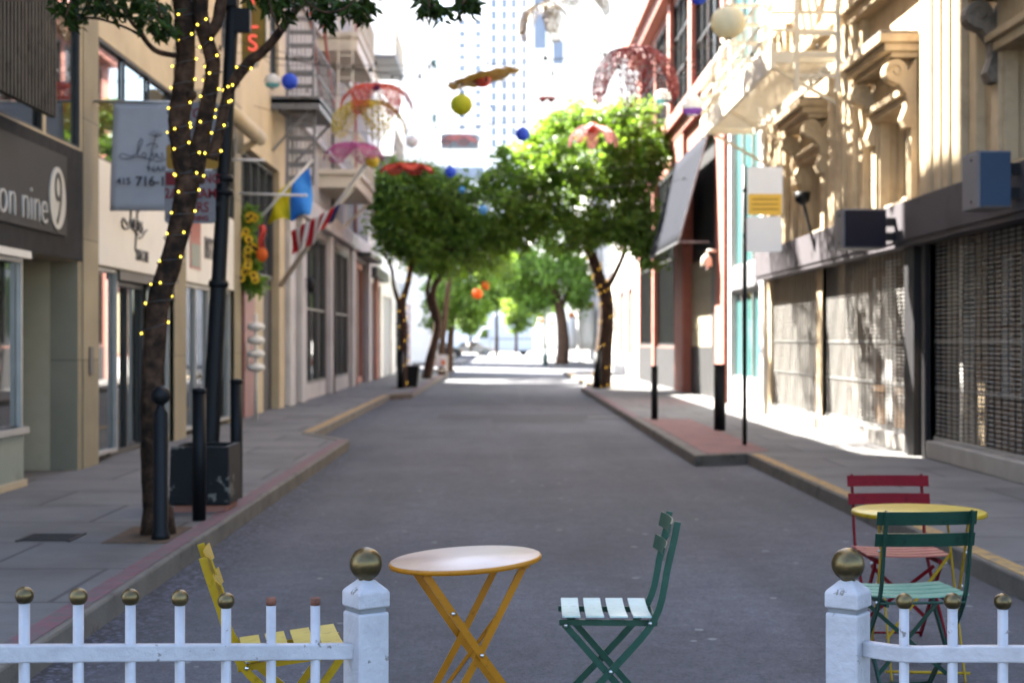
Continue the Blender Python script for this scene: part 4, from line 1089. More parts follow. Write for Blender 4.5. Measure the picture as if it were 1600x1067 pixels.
pt = lambda s, sz, x, z, al='CENTER': text("lettering", s, sz, (x,sy-.004,z), (1,0,0), UP, M['redink'], p1, .002, al, 0, .85, .002)
MB().box(-2.885,-2.78,sy-.004,sy+.001,2.86,2.97).build("red_corner", M['redink'], p1)
pt("PARKING", .115, -2.62, 2.88); pt("2AM  6AM", .12, -2.67, 2.75); pt("THURS", .12, -2.67, 2.63); pt("CLEANING", .06, -2.64, 2.555)
p2 = plate("tow_sign", -2.86,-2.43,3.22,3.58,sy,M['signshade'],t)
p1_ = p1; p1 = p2
pt("STOP", .12, -2.64, 3.44); pt("7  1-7", .10, -2.62, 3.32); pt("ILL", .07, -2.62, 3.24)
MB().box(-2.855,-2.80,sy-.004,sy+.001,3.42,3.57).build("red_corner", M['redink'], p2)
plate("amber_sign", -2.88,-2.43,3.0,3.215,sy,M['signorange'],t)
for z in (2.7,2.9,3.4): c = lp(z); MB().box(-2.47,c.x,sy+.006,sy+.03,z-.02,z+.02).build("sign_clamp", M['black'], t)

# right sign pole
sp = W(1164,695,20.3)
t = thing("sign_pole", "slim dark pole carrying white and yellow parking signs on the right pavement", "sign", (sp.x,20.3,KZ))
MB().tube([(sp.x,20.3,KZ),(sp.x,20.3,3.85)], .032, 10).build("post", M['black'], t)
sx = sp.x+.03
s1 = plate("traffic_sign", sx,sx+.47,3.19,3.83,20.26,M['signwhite'],t)
MB().box(sx+.01,sx+.46,20.255,20.26,3.19,3.47).build("yellow_panel", M['signyellow'], s1)
b = MB()
for k in range(3): b.box(sx+.06,sx+.41,20.252,20.256,3.26+k*.065,3.275+k*.065)
b.build("print_line", M['signorange'], s1)
s2 = plate("traffic_sign", sx-.01,sx+.46,2.70,3.17,20.26,M['signwhite'],t)
each("clamp", [(sp.x-.03,sx+.2,20.266,20.30,z,z+.04) for z in (3.5,2.9)], M['gatedark'], t)

# far lamp post, A-board, patio umbrellas, banner, menu boards
t = thing("street_lamp", "dark green lamp post with white sign plate under far right tree", "street lamp", (2.87,95,0))
MB().lathe([(.16,0),(.16,.7),(.08,.8),(.06,5.0)], (2.87,95,0), 12).build("post", M['patinagreen'], t)
MB().lathe([(.05,0),(.2,.15),(.22,.6),(.03,.8)], (2.87,95,5.0), 12).build("lamp_head", M['signwhite'], t)
plate("sign_plate", 2.55,3.2,3.3,4.1,94.9,M['signwhite'],t,.03,.1)
t = thing("sandwich_board", "small white folding sign board standing at the left kerb", "sign board", (-2.35,58,0))
b = MB()
for s_ in (-1,1):
    for xx in (-2.62,-1.98): b.bar((xx,58+.3*s_,KZ*0+.13),(xx+.02,58+.03*s_,.98),.05,.03)
    b.bar((-2.62,58+.2*s_,.42),(-1.98,58+.2*s_,.42),.05,.03,(0,0,1))
b.build("frame", M['whiteiron'], t)
MB().bar((-2.3,57.80,.55),(-2.3,57.95,1.0),.62,.02).build("board", M['signwhite'], t)
MB().bar((-2.12,57.78,.62),(-2.12,57.85,.80),.16,.01).build("orange_patch", M['lamp'], t)
def patio(px, Y, h, r, label):
    x = (px-780)/F*Y
    t = thing("patio_umbrella", label, "umbrella", (x,Y,KZ), 0, "closed white patio umbrellas")
    MB().tube([(x,Y,KZ),(x,Y,KZ+h+.15)], .035, 8).build("pole", M['patinagreen'], t)
    MB().lathe([(.35,KZ),(.35,KZ+.08),(.06,KZ+.12)], (x,Y,0), 12).build("base", M['ironpaint'], t)
    MB().lathe([(r*.75,KZ+h*.26),(r,KZ+h*.4),(r*.95,KZ+h*.65),(r*.55,KZ+h*.9),(.03,KZ+h+.05)], (x,Y,0), 16).build("folded_canopy", M['umbcloth'], t)
    MB().lathe([(r*.5,KZ+h*.92),(r*.55,KZ+h),(.03,KZ+h+.14)], (x,Y,0), 12).build("cap", M['lamp'], t)
patio(893, 100, 3.2, .42, "closed white patio umbrella with orange cap left of the banner")
patio(845, 112, 3.0, .40, "closed white patio umbrella left of the green lamp post")
patio(862, 120, 2.9, .38, "closed white patio umbrella behind the green lamp post")
t = thing("banner_stand", "tall white banner with orange stripe by far right pavement", "banner", (5.3,96,KZ))
MB().tube([(5.05,96.05,KZ),(5.05,96.05,5.0)], .04, 8).build("pole", M['patinagreen'], t)
MB().grid(lambda u,v: (5.05+1.0*u, 96+.06*math.sin(u*6), 1.0+3.9*v), 10, 6).build("cloth", M['umbcloth'], t, solid=.02)
MB().box(5.2,5.95,95.9,95.93,3.7,4.0).build("orange_stripe", M['lamp'], t)
MB().lathe([(.4,KZ),(.4,KZ+.1),(.05,KZ+.14)], (5.05,96.05,0), 12).build("base", M['ironpaint'], t)

# ------------------------------------------------------------------ cars
def car(px, Y, L, H, m, label, face=1):
    """a car side on; face +1 drives to the right"""
    x0 = (px-780)/F*Y
    t = thing("parked_car", label, "car", (x0,Y,0))
    s = face
    prof = [(-.5,.22),(-.5,.5),(-.47,.62),(-.33,.68),(-.22,.98),(.12,1.0),(.27,.70),(.44,.60),(.5,.48),(.5,.22)]
    P_ = [(x0+s*a*L, c*H) for a, c in prof]
    MB().prism(P_, Y-.85, Y+.85, lambda a,c,d:(a,d,c)).build("body", m, t, bevel=.06)
    g = [(-.30,.71),(-.205,.93),(.10,.95),(.235,.71)]
    MB().prism([(x0+s*a*L, c*H) for a, c in g], Y-.865, Y+.865, lambda a,c,d:(a,d,c)).build("side_window", M['glass'], t)
    for a in (-.31,.31):
        for y in (-.8,.8):
            w = MB().lathe([(.32,-.1),(.34,-.06),(.34,.06),(.32,.1)], (x0+s*a*L,Y+y,.34), 18, M=Matrix.Rotation(R(90),3,'X')).build("wheel", M['tyre'], t)
            MB().lathe([(.2,-.11),(.2,.11)], (x0+s*a*L,Y+y,.34), 14, M=Matrix.Rotation(R(90),3,'X')).build("rim", M['silver'], w)
    for y in (-.6,.6):
        MB().box(x0+s*L*.485,x0+s*L*.505,Y+y-.2,Y+y+.2,H*.45,H*.56).build("headlight", M['lamp'], t)
    return t
car(738, 158, 4.5, 1.5, M['carsilver'], "silver car crossing the far end of the street")
car(687, 131, 3.8, 1.45, M['carblack'], "dark parked car behind the folding sign board")
x0 = (792-780)/F*170; Yv = 170
t = thing("box_van", "large white delivery van parked across the street's far end", "van", (x0,Yv,0))
MB().prism([(x0-1.9,.5),(x0-1.9,4.5),(x0+2.9,4.5),(x0+2.9,.5)], Yv-1.1, Yv+1.1, lambda a,c,d:(a,d,c)).build("cargo_box", M['carwhite'], t, bevel=.08)
MB().prism([(x0-3.7,.45),(x0-3.7,1.6),(x0-3.3,1.8),(x0-2.7,3.0),(x0-1.92,3.2),(x0-1.92,.45)], Yv-1.0, Yv+1.0, lambda a,c,d:(a,d,c)).build("cab", M['carwhite'], t, bevel=.08)
MB().prism([(x0-3.15,1.9),(x0-2.65,2.8),(x0-2.1,2.9),(x0-2.1,1.9)], Yv-1.015, Yv+1.015, lambda a,c,d:(a,d,c)).build("cab_window", M['glass'], t)
MB().box(x0-1.9,x0+2.9,Yv-1.125,Yv-1.11,1.75,1.85).build("trim_line", M['signgrey'], t)
for a in (-2.9,1.8):
    for y in (-.9,.9):
        w = MB().lathe([(.45,-.13),(.48,-.08),(.48,.08),(.45,.13)], (x0+a,Yv+y,.48), 18, M=Matrix.Rotation(R(90),3,'X')).build("wheel", M['tyre'], t)

# ================================================================== TREES
def leaves(b, pts, n, size, asp=.42, droop=.5):
    """pts: list of (centre, radii); leaf = two folded faces, scattered in small sprays"""
    rr = random.random; g = random.gauss
    for i in range(n):
        c, r = pts[int(rr()*len(pts))]
        while True:
            d = Vector((g(0,1),g(0,1),g(0,1)))
            if d.length > 1e-3: break
        d.normalize(); d *= rr()**.45
        p = Vector((c[0]+d.x*r[0], c[1]+d.y*r[1], c[2]+d.z*r[2]))
        a = Vector((g(0,1),g(0,1),g(0,.6)-droop)).normalized()
        s = Vector((g(0,1),g(0,1),g(0,.5))).cross(a)
        if s.length < 1e-3: continue
        s.normalize(); nn = a.cross(s)
        L = size*(.55+.85*rr()); w = L*asp/2; f = nn*w*.5
        b.add([p, p+a*L*.45+s*w+f, p+a*L, p+a*L*.45-s*w+f], [(0,1,2),(0,2,3)])
    return b

def clusters(c, r, n, cr):
    out = []
    for i in range(n):
        while True:
            d = Vector((random.uniform(-1,1),random.uniform(-1,1),random.uniform(-1,1)))
            if d.length <= 1 and d.length > .35: break
        k = cr*random.uniform(.4,1.5)
        out.append(((c[0]+d.x*r[0], c[1]+d.y*r[1], c[2]+d.z*r[2]), (k, k, k*.75)))
    return out

def lights(label, paths, root_loc, n, r, spacing_turn=.16, mats=('bulb',), wire=True):
    t = thing("string_lights", label, "string lights", root_loc, 0, "warm string lights on tree trunks")
    proto = None; b = MB(); left = n; tot = sum(sum((p[i+1]-p[i]).length for i in range(len(p)-1)) for p, _ in paths)
    for path, rad in paths:
        L = sum((path[i+1]-path[i]).length for i in range(len(path)-1)); k = max(2, int(n*L/tot)); ws = []
        steps = max(24, int(L/spacing_turn*10))
        for s in range(steps+1):
            u = s/steps*(len(path)-1.001); i = int(u); f = u-i
            p = path[i].lerp(path[i+1], f); rr_ = rad[i]*(1-f)+rad[i+1]*f
            d = (path[i+1]-path[i]).normalized(); a = d.cross(Vector((0,1,0))).normalized(); c = d.cross(a)
            ang = s/10*2*math.pi + .6*math.sin(s*.13)
            ws.append(p + (a*math.cos(ang)+c*math.sin(ang))*(rr_+.012))
        if wire: b.tube(ws, .0035, 4)
        for q in range(k):
            s = min(len(ws)-1, int((q+random.uniform(.15,.85))/k*len(ws)))
            p = ws[s] + Vector((random.uniform(-.01,.01),random.uniform(-.012,0),random.uniform(-.01,.01)))
            if proto is None:
                proto = MB().sphere((0,0,0), r, 8).build("bulb", M[mats[0]]); o = proto
            else:
                o = proto.copy(); COL.objects.link(o)
            o.parent = t; o.location = p - Vector(root_loc) if proto is not None else p
    if wire: b.build("wire", M['cable'], t)
    return t

# near tree
def pxpath(lst, Y): return [W(a, c, Y+(e[0] if e else 0)) for a, c, w_, *e in lst], [w_/2/F*Y for a, c, w_, *e in lst]
Y1 = 10.95
trunk = [(248,845,52),(244,780,44),(240,720,42),(239,660,40),(240,600,39),(243,540,38),(249,470,38),(262,430,38),(278,370,38),(290,315,40),(297,270,42)]
ls = [(293,280,38),(284,225,38),(281,190,38),(287,140,36),(291,90,34),(289,40,34),(286,0,34),(276,-90,30),(262,-220,22)]
rs = [(302,285,34),(312,235,32),(322,180,28),(331,130,26),(333,95,26),(322,60,26),(314,20,28),(318,-60,24),(332,-180,18)]
rs2 = [(322,62,20),(338,40,20),(345,12,20),(352,-40,18),(365,-140,14)]
th_ = [(332,250,20),(344,205,18),(352,165,18),(362,135,18),(390,98,19),(408,85,16),(432,58,15),(455,26,14),(475,2,13),(505,-40,11),(540,-90,9)]
lb_ = [(278,88,9),(262,86,9),(243,80,8),(228,64,8),(220,50,7),(208,38,6),(196,18,5),(180,-10,5)]
lb2 = [(222,58,5),(205,48,4),(180,38,4),(150,30,4),(120,30,3)]
t1 = thing("street_tree", "near tree on the left pavement wrapped in glowing string lights", "tree", (W(248,838,Y1).x,Y1,KZ))
b = MB(); LP = []
for lst, k in ((trunk,4),(ls,4),(rs,4),(rs2,4),(th_,4)):
    p, r = pxpath(lst, Y1); r = [q*.90 for q in r]; sp_ = smooth_path(p, k); rad = [r[min(int(i/k),len(r)-1)]*(1-(i%k)/k)+r[min(int(i/k)+1,len(r)-1)]*((i%k)/k) for i in range(len(sp_))]
    b.tube(sp_, rad, 12, wob=.06); LP.append((sp_, rad))
b.lathe([(.135,KZ-.02),(.125,KZ+.06),(.105,KZ+.2)], (W(248,838,Y1).x,Y1,0), 12)
b.sphere(W(276,196,Y1-.05), .055, 10); b.sphere(W(299,150,Y1-.03), .045, 10)
b.build("trunk", M['bark'], t1)
for lst in (lb_, lb2):
    p, r = pxpath(lst, Y1-.05); MB().tube(smooth_path(p, 3), [r[min(int(i/3),len(r)-1)] for i in range(3*(len(p)-1)+1)], 8, wob=.08).build("branch", M['bark'], t1)
twigs = [[(440,50),(425,20),(418,-20)],[(478,2),(505,20),(540,14),(560,-10)],[(660,-60),(668,-10),(672,14)],[(735,-60),(732,-15),(722,8)],[(120,-40),(110,10),(104,28)],[(150,-30),(168,0),(182,20)],[(250,-40),(248,5),(252,30)]]
for tw in twigs: MB().tube(smooth_path([W(a,c,Y1-1.0) for a,c in tw], 3), .007, 6).build("twig", M['bark'], t1)
cl = []
def sprig(px, py, rx, ry, Y=Y1-.6): 
    s = Y/F; c = W(px,py,Y); cl.append((tuple(c), (rx*s, .35, ry*s)))
for a in [(105,6,16,24),(112,26,8,18),(150,0,30,18),(180,12,26,18),(222,6,26,22),(250,24,24,20),(262,46,10,10),(238,40,14,12),(205,-8,40,20),(140,-10,40,16),
          (420,4,14,14),(438,14,9,9),(455,-6,30,12),(490,0,22,14),(510,10,15,14),(508,24,6,12),(535,4,20,12),(552,14,12,12),(566,22,6,13),(575,0,12,9),(400,-8,30,10),
          (662,6,8,16),(676,10,9,14),(690,16,8,8),(722,4,12,9),(736,2,10,8)]: sprig(*a)
nb = MB(); leaves(nb, cl, 1500, .085, .40, .8)
hi = []
for k in range(110):
    Yc = random.uniform(8.6,13.2); xc = random.uniform(-4.0,.9); zmin = CAM_H + 560/F*Yc + .35
    if xc > -.9: zmin += .25
    hi.append(((xc, Yc, random.uniform(zmin, zmin+1.9)), (.42,.42,.3)))
leaves(nb, hi, 6500, .10, .42, .5)
nb.build("crown", M['leafshade'], t1, fix=False)
lights("warm string lights spiralling up the near tree", [(LP[0][0][21:],LP[0][1][21:]),(LP[1][0][:26],LP[1][1][:26]),(LP[2][0][:26],LP[2][1][:26]),(LP[4][0][:18],LP[4][1][:18])], (W(248,838,Y1).x,Y1,KZ), 98, .0075)

def tree(label, trunks, blobs, n, size, m, cr=.55, ncl=60, bark='bark2', base=None, group="street trees farther down the alley", flat=1.0):
    """trunks: lists of (point, radius)"""
    p0 = trunks[0][0][0]
    t = thing("street_tree", label, "tree", (p0.x,p0.y,p0.z), 0, group)
    b = MB(); paths = []
    for pts, rads in trunks:
        sp_ = smooth_path(pts, 4); rad = [rads[min(i//4,len(rads)-1)]*(1-(i%4)/4)+rads[min(i//4+1,len(rads)-1)]*((i%4)/4) for i in range(len(sp_))]
        b.tube(sp_, rad, 9, wob=.07); paths.append((sp_, rad))
    cl = []
    for c, r, wgt in blobs: cl += clusters(c, r, int(ncl*wgt), cr)
    # limbs reaching into the crown
    top = paths[0][0][-1]
    for k in range(9):
        e = Vector(cl[int(random.random()*len(cl))][0]); mid = top.lerp(e,.5)+Vector((0,0,-.15))
        b.tube(smooth_path([top, mid, e], 3), [.06,.055,.05,.04,.035,.025,.02], 6)
    b.build("trunk", M[bark], t)
    nb = MB(); leaves(nb, cl, n, size, .5, .35); nb.build("crown", m, t, fix=False)
    return t, paths
def wp(lst, Y): return [W(a,c,Y+(d[0] if d else 0)) for a,c,r,*d in lst], [r for a,c,r,*d in lst]

# left mid tree
T2, P2 = tree("left mid tree with round crown and lit double trunk", [
    wp([(628,608,.15),(630,560,.13),(631,510,.12),(628,480,.11),(638,440,.09),(643,410,.08),(648,370,.07)],45.6),
    wp([(628,485,.08),(616,450,.06),(612,420,.05),(600,395,.04)],45.6)],
    [(W(648,310,45.3),(1.35,1.3,1.0),1.0),(W(620,350,45.3),(.8,.9,.75),.45),(W(715,330,45.5),(1.0,1.2,1.15),.7),(W(650,385,45.2),(1.3,.9,.45),.45),(W(740,380,45.6),(.7,.9,.6),.35),(W(640,285,45.2),(.9,.9,.6),.3)], 24000, .16, M['leaf'], .38, 95)
lights("string lights on the left mid tree trunk", P2[:1], (P2[0][0][0].x,45.6,KZ), 34, .016, .5, ('bulbdim',))
T2b, P2b = tree("leaning dark tree behind the lit left mid tree", [
    wp([(666,592,.20),(676,545,.17),(684,505,.15),(676,460,.12),(690,430,.11),(725,400,.09),(750,375,.07)],57),
    wp([(680,500,.10),(668,460,.08),(672,425,.07),(668,395,.06)],57)],
    [(W(700,365,57),(1.5,1.5,1.1),1),(W(745,390,57.5),(1.2,1.3,.7),.5),(W(690,410,57),(1.2,1.2,.4),.3)], 14000, .2, M['leaf'], .5, 60)
# big right tree
T3, P3 = tree("big right tree with broad sunlit crown and lit trunk", [
    wp([(940,608,.30),(943,560,.26),(948,500,.23),(946,460,.22),(938,440,.2),(925,400,.15),(905,350,.11)],45.6),
    wp([(948,450,.11),(962,425,.09),(975,395,.08),(985,350,.06)],45.6)],
    [(W(905,240,45),(1.8,1.7,1.5),1.3),(W(985,235,45),(1.1,1.4,1.45),1.0),(W(815,300,45),(1.25,1.4,1.35),.9),(W(790,365,45),(.8,.9,.6),.3),
     (W(975,340,44.6),(.85,.9,.8),.45),(W(1015,385,44.4),(.45,.5,.6),.25),(W(890,350,45),(1.4,1.0,.7),.5)], 40000, .16, M['leaf'], .42, 95)
lights("string lights on the big right tree trunk", [(P3[0][0][:22],P3[0][1][:22])], (P3[0][0][0].x,45.6,KZ), 60, .016, .5, ('bulbdim',))
tree("sunny mid-distance tree in front of the patio umbrellas", [
    wp([(878,570,.42),(880,530,.36),(876,490,.32),(868,460,.25),(850,420,.18)],92),
    wp([(877,480,.2),(890,450,.15),(900,420,.1)],92)],
    [(W(850,410,92),(2.6,2.4,1.8),1),(W(800,425,92),(1.1,1.5,1.4),.45),(W(897,445,92),(1.1,1.5,1.4),.4),(W(835,465,92),(1.3,1.4,.6),.4)], 14000, .3, M['leaf'], .7, 60)
tree("dark mid-distance tree on the left below orange lanterns", [
    wp([(702,580,.18),(703,545,.16),(706,505,.14),(708,480,.12)],70)],
    [(W(705,462,70),(1.2,1.5,1.3),1),(W(736,478,70),(.65,.9,.75),.35),(W(762,420,70),(1.25,1.4,.8),.5),(W(684,500,70),(.5,.8,.4),.2)], 8000, .22, M['leaf'], .5, 70)
tree("slender loose-crowned tree added past the leaning one to dapple the road", [
    wp([(690,586,.16),(690,550,.14),(694,510,.12),(700,450,.10),(708,410,.08)],63.5)],
    [(W(712,385,63.5),(1.9,4.6,.9),1)], 4200, .26, M['leaf'], .36, 46)  # added tree, its gappy crown breaks up the sun on the road
tree("bright leafy tree at the centre of the far crossing", [wp([(776,556,.2),(776,520,.16),(776,480,.12)],152)],
    [(W(772,445,152),(2.0,2,2.0),1),(W(752,465,152),(1.1,1.5,1.2),.4)], 3500, .42, M['leafpale'], .8, 30)
tree("small bright green tree at the far left corner", [wp([(736,548,.12),(735,525,.1),(734,510,.08)],128)],
    [(W(734,495,128),(1.15,1.2,1.3),1)], 3000, .28, M['leafpale'], .5, 26)
tree("pale green tree right of the far white van", [wp([(806,552,.16),(807,525,.12),(808,505,.1)],140)],
    [(W(810,485,140),(1.5,1.5,1.9),1)], 3000, .32, M['leafpale'], .6, 26)
tree("hazy pale tree rising beyond the white van", [wp([(790,548,.3),(790,500,.25),(790,470,.2)],215)],
    [(W(785,452,215),(4.6,3,3.2),1),(W(835,465,215),(3.2,3,4),.7),(W(740,470,215),(2.5,3,3),.5)], 7000, .5, M['leafpale'], 1.1, 40)

# ================================================================== OVERHEAD DECORATIONS
def lantern_mat(n, c, tr=.45): return thin(n, c, tr, .7)
M['lblue'] = lantern_mat("blue_paper", (.05,.12,.62)); M['lsky'] = lantern_mat("sky_blue_paper", (.12,.36,.62)); M['llime'] = lantern_mat("lime_paper", (.50,.52,.04))
M['lwhite'] = lantern_mat("white_paper", (.74,.74,.72)); M['lcream'] = lantern_mat("cream_paper", (.80,.76,.58)); M['lorange'] = lantern_mat("orange_paper", (.68,.16,.03))
M['lpurple'] = lantern_mat("purple_paper", (.36,.14,.62)); M['lyellow'] = lantern_mat("yellow_paper", (.66,.52,.08)); M['lteal'] = lantern_mat("teal_paper", (.18,.50,.54))
CAB = {}
def lantern(px, py, d, Y, m, label, band=None):
    c = W(px,py,Y); r = d/2/F*Y
    t = thing("paper_lantern", label, "lantern", c, 0, "paper lanterns strung over the street")
    MB().sphere(c, r, 28, sz=.95, rib=28, ribd=.03).build("shade", m, t)
    if band:
        b = MB(); k = 24
        prof = [(r*math.cos(R(a))*1.012, r*.95*math.sin(R(a))*1.012) for a in range(-62, -14, 6)]
        vs = [(rr*math.cos(2*math.pi*j/k), rr*math.sin(2*math.pi*j/k), z) for rr, z in prof for j in range(k)]
        b.add([c+Vector(v) for v in vs], [(i*k+j, i*k+(j+1)%k, (i+1)*k+(j+1)%k, (i+1)*k+j) for i in range(len(prof)-1) for j in range(k)], 0, True)
        b.build("colour_band", band, t)
    MB().lathe([(r*.22,r*.9),(r*.22,r*1.0)], c, 12).lathe([(r*.2,-r*.98),(r*.2,-r*.9)], c, 12).build("rim", M['black'], t)
    MB().tube([c+Vector((0,0,r*.95)), c+Vector((0,0,r*.95+.14))], .006, 5).build("hanging_wire", M['cable'], t)
    CAB.setdefault(Y, []).append((c.x, c.z+r*.95+.14))
lantern(426,128,25,26,M['lwhite'],"white lantern with teal band beside the blue one over the fire escape",M['lteal'])
lantern(453,128,26,26,M['lblue'],"royal blue lantern over the left fire escape platform")
lantern(721,164,35,22,M['llime'],"large lime green lantern hanging at mid street")
lantern(817,210,23,30,M['lblue'],"blue lantern in front of the big right tree crown")
lantern(704,269,18,34,M['lblue'],"small blue lantern above the left mid tree")
lantern(755,328,15,38,M['lsky'],"small sky blue lantern between the two tree crowns")
lantern(722,297,11,42,M['lsky'],"tiny pale blue lantern over the left mid tree's edge")
lantern(644,222,19,40,M['lwhite'],"white lantern against the white building")
lantern(582,252,22,28,M['lyellow'],"yellow lantern beside the pink wire flower")
lantern(1138,35,54,17,M['lcream'],"large cream lantern hanging high on the right")
lantern(1082,165,35,24,M['lwhite'],"white lantern with purple band before the brick red ledge",M['lpurple'])
lantern(1036,152,26,30,M['lwhite'],"white lantern with turquoise band beside the red wire flower",M['lteal'])
lantern(1092,-6,28,20,M['lblue'],"blue lantern cut by the photo's top edge")
lantern(746,459,17,62,M['lorange'],"orange lantern below the dark left tree")
lantern(759,446,15,70,M['lorange'],"orange lantern farthest down the street")
lantern(726,402,9,56,M['lorange'],"tiny orange lantern under the left leaning tree")
lantern(1049+140,-40,30,17,M['lyellow'],"yellow lantern just above the photo frame at right")

def petal_net(b, c, ax, R_, drop, wid, curl=1.0):
    """one net petal: bent lattice leaving centre c in the direction ax"""
    ax = Vector(ax).normalized(); sd = Vector((0,0,1)).cross(ax)
    def fn(u, v):
        t = u; a = t*R(88)*curl
        r_ = R_*math.sin(a)/math.sin(R(88)*curl) if curl > .2 else R_*t
        z = -drop*(1-math.cos(a))/(1-math.cos(R(88)*curl)) if curl > .2 else -drop*t
        w_ = wid*math.sin(math.pi*(.07+.80*t))**.75
        return c + ax*(.04+r_) + sd*(w_*(v-.5)) + Vector((0,0,z - .05*R_*math.cos((v-.5)*math.pi)))
    nu, nv = 10, 6
    vs = [fn(i/nu, j/nv) for i in range(nu+1) for j in range(nv+1)]
    vs = [v + Vector((random.gauss(0,.006),random.gauss(0,.006),random.gauss(0,.006)))*R_*1.4 for v in vs]
    fs = []
    for i in range(nu):
        for j in range(nv):
            q = [i*(nv+1)+j, (i+1)*(nv+1)+j, (i+1)*(nv+1)+j+1, i*(nv+1)+j+1]
            fs += [(q[0],q[1],q[2]),(q[0],q[2],q[3])] if (i+j) % 2 else [(q[0],q[1],q[3]),(q[1],q[2],q[3])]
    b.add(vs, fs)
def flower(px, py, Rp, Y, m, hub, label, n=6, drop=1.0, wid=.8, wire=.012, curl=1.0, tilt=None, ph=.3, hubr=.14):
    c = W(px,py,Y); R_ = Rp/F*Y
    t = thing("wire_flower", label, "hanging flower", c, 0, "wire net flowers hung over the street")
    q = Matrix.Rotation(R(tilt), 3, 'Y') if tilt is not None else None
    for k in range(n):
        a = ph + 2*math.pi*k/n; b = MB(); petal_net(b, c, (math.cos(a),math.sin(a),0), R_, R_*drop, R_*wid, curl)
        if q: b.v = [c + q @ (v-c) for v in b.v]
        b.build("petal", m, t, wire=wire, fix=False)
        # rim wire
        b = MB(); nv, nu = 6, 13
        src = children(t)[-1].data.vertices
    hb = MB().sphere(c+Vector((0,0,-hubr*.5*R_)), hubr*R_*1.2, 14, sz=.8); hb.build("flower_centre", hub, t)
    MB().tube([c, c+Vector((0,0,.18))], .006, 5).build("hanging_wire", M['cable'], t)
    CAB.setdefault(Y, []).append((c.x, c.z+.18))
    return t
def net(n, c): return mat(n, c, .5, .15, 20)
M['nred'] = net("red_net_wire", (.16,.004,.009)); M['nyel'] = net("yellow_net_wire", (.40,.30,.01)); M['npink'] = net("pink_net_wire", (.36,.06,.22))
M['norange'] = net("orange_red_net_wire", (.42,.03,.008)); M['ngold'] = net("golden_net_wire", (.36,.22,.01)); M['nbrown'] = net("brown_net_wire", (.10,.06,.008)); M['nrose'] = net("pale_rose_net_wire", (.60,.25,.25))
M['npurple'] = net("purple_net_wire", (.18,.02,.14))
flower(993,74,62,24,M['nred'],M['nred'],"dark red wire flower drooping like a dome beside the brick red building",6,1.30,.95,.015,1.0,None,-1.57)
flower(576,158,54,26,M['nyel'],M['nyel'],"yellow wire flower with big drooping petals beneath the red one",5,.95,1.0,.012,1.0,None,-1.2)
flower(588,132,52,25,M['norange'],M['npurple'],"orange red wire flower with purple centre above the yellow one",6,.75,.7,.011,1.0,None,.1)
flower(552,224,42,28,M['npink'],M['npink'],"pink wire flower in front of the white iron balcony",6,.62,1.0,.011,1.0,None,.2)
flower(636,256,38,30,M['norange'],M['nyel'],"flat red wire flower resting over the left mid tree crown",7,.32,.85,.022,.7,None,.4)
flower(754,120,54,26,M['ngold'],M['norange'],"golden wire flower seen edge-on with red heart below",8,.03,.9,.02,.1,-14,.2,.22)
flower(717,212,28,44,M['nrose'],M['nyel'],"pale rose wire flower under the skyscraper",6,.4,.9,.011,.8)
flower(927,196,36,32,M['nrose'],M['norange'],"rose wire flower with red centre in front of the sunlit crown",5,.85,.6,.015,1.0,None,.3,.25)
flower(900,-22,48,24,M['nbrown'],M['nbrown'],"brown wire flower at the top edge left of red building",6,.85,.9,.009)
flower(852,6,40,34,M['nbrown'],M['nbrown'],"small brown wire flower hanging before the cream tower",5,1.3,.8,.015,1.0,None,2.4)
flower(855,151,12,36,M['nred'],M['lwhite'],"tiny red and white wire flower over the big right tree",6,.5,1.0,.02,.9,None,0,.3)
flower(770,402,16,66,M['npink'],M['npink'],"tiny pink wire flower far down the street",5,.4,.9,.03)
flower(748,398,15,62,M['norange'],M['norange'],"tiny orange wire flower far down the street",5,.6,.9,.03)

def high_flower(Y0, z0, t_, m, label, **k):
    p = Vector((RX, Y0, z0)) + SUN/abs(SUN.x)*t_
    return flower(780+p.x/p.y*F, 533.5-(p.z-CAM_H)/p.y*F, k.pop("r",.95)/p.y*F, p.y, m, m, label, **k)
high_flower(20.9,2.9,3.7,M['nred'],"big red wire dome hung above the photo's top edge near the stair",n=7,drop=1.25,wid=1.15,wire=.03,r=1.25)
high_flower(22.3,4.7,3.4,M['nyel'],"yellow wire dome hung above the frame over the right pavement",n=6,drop=1.2,wid=.95,wire=.03,r=.9)
high_flower(25.4,3.0,4.2,M['npink'],"pink wire dome hung above the frame farther along the right wall",n=7,drop=1.2,wid=1.15,wire=.03,r=1.1)
high_flower(19.6,5.0,3.0,M['norange'],"orange red wire dome hung above the frame by the near hoods",n=6,drop=1.1,wid=.9,wire=.03,r=.8)
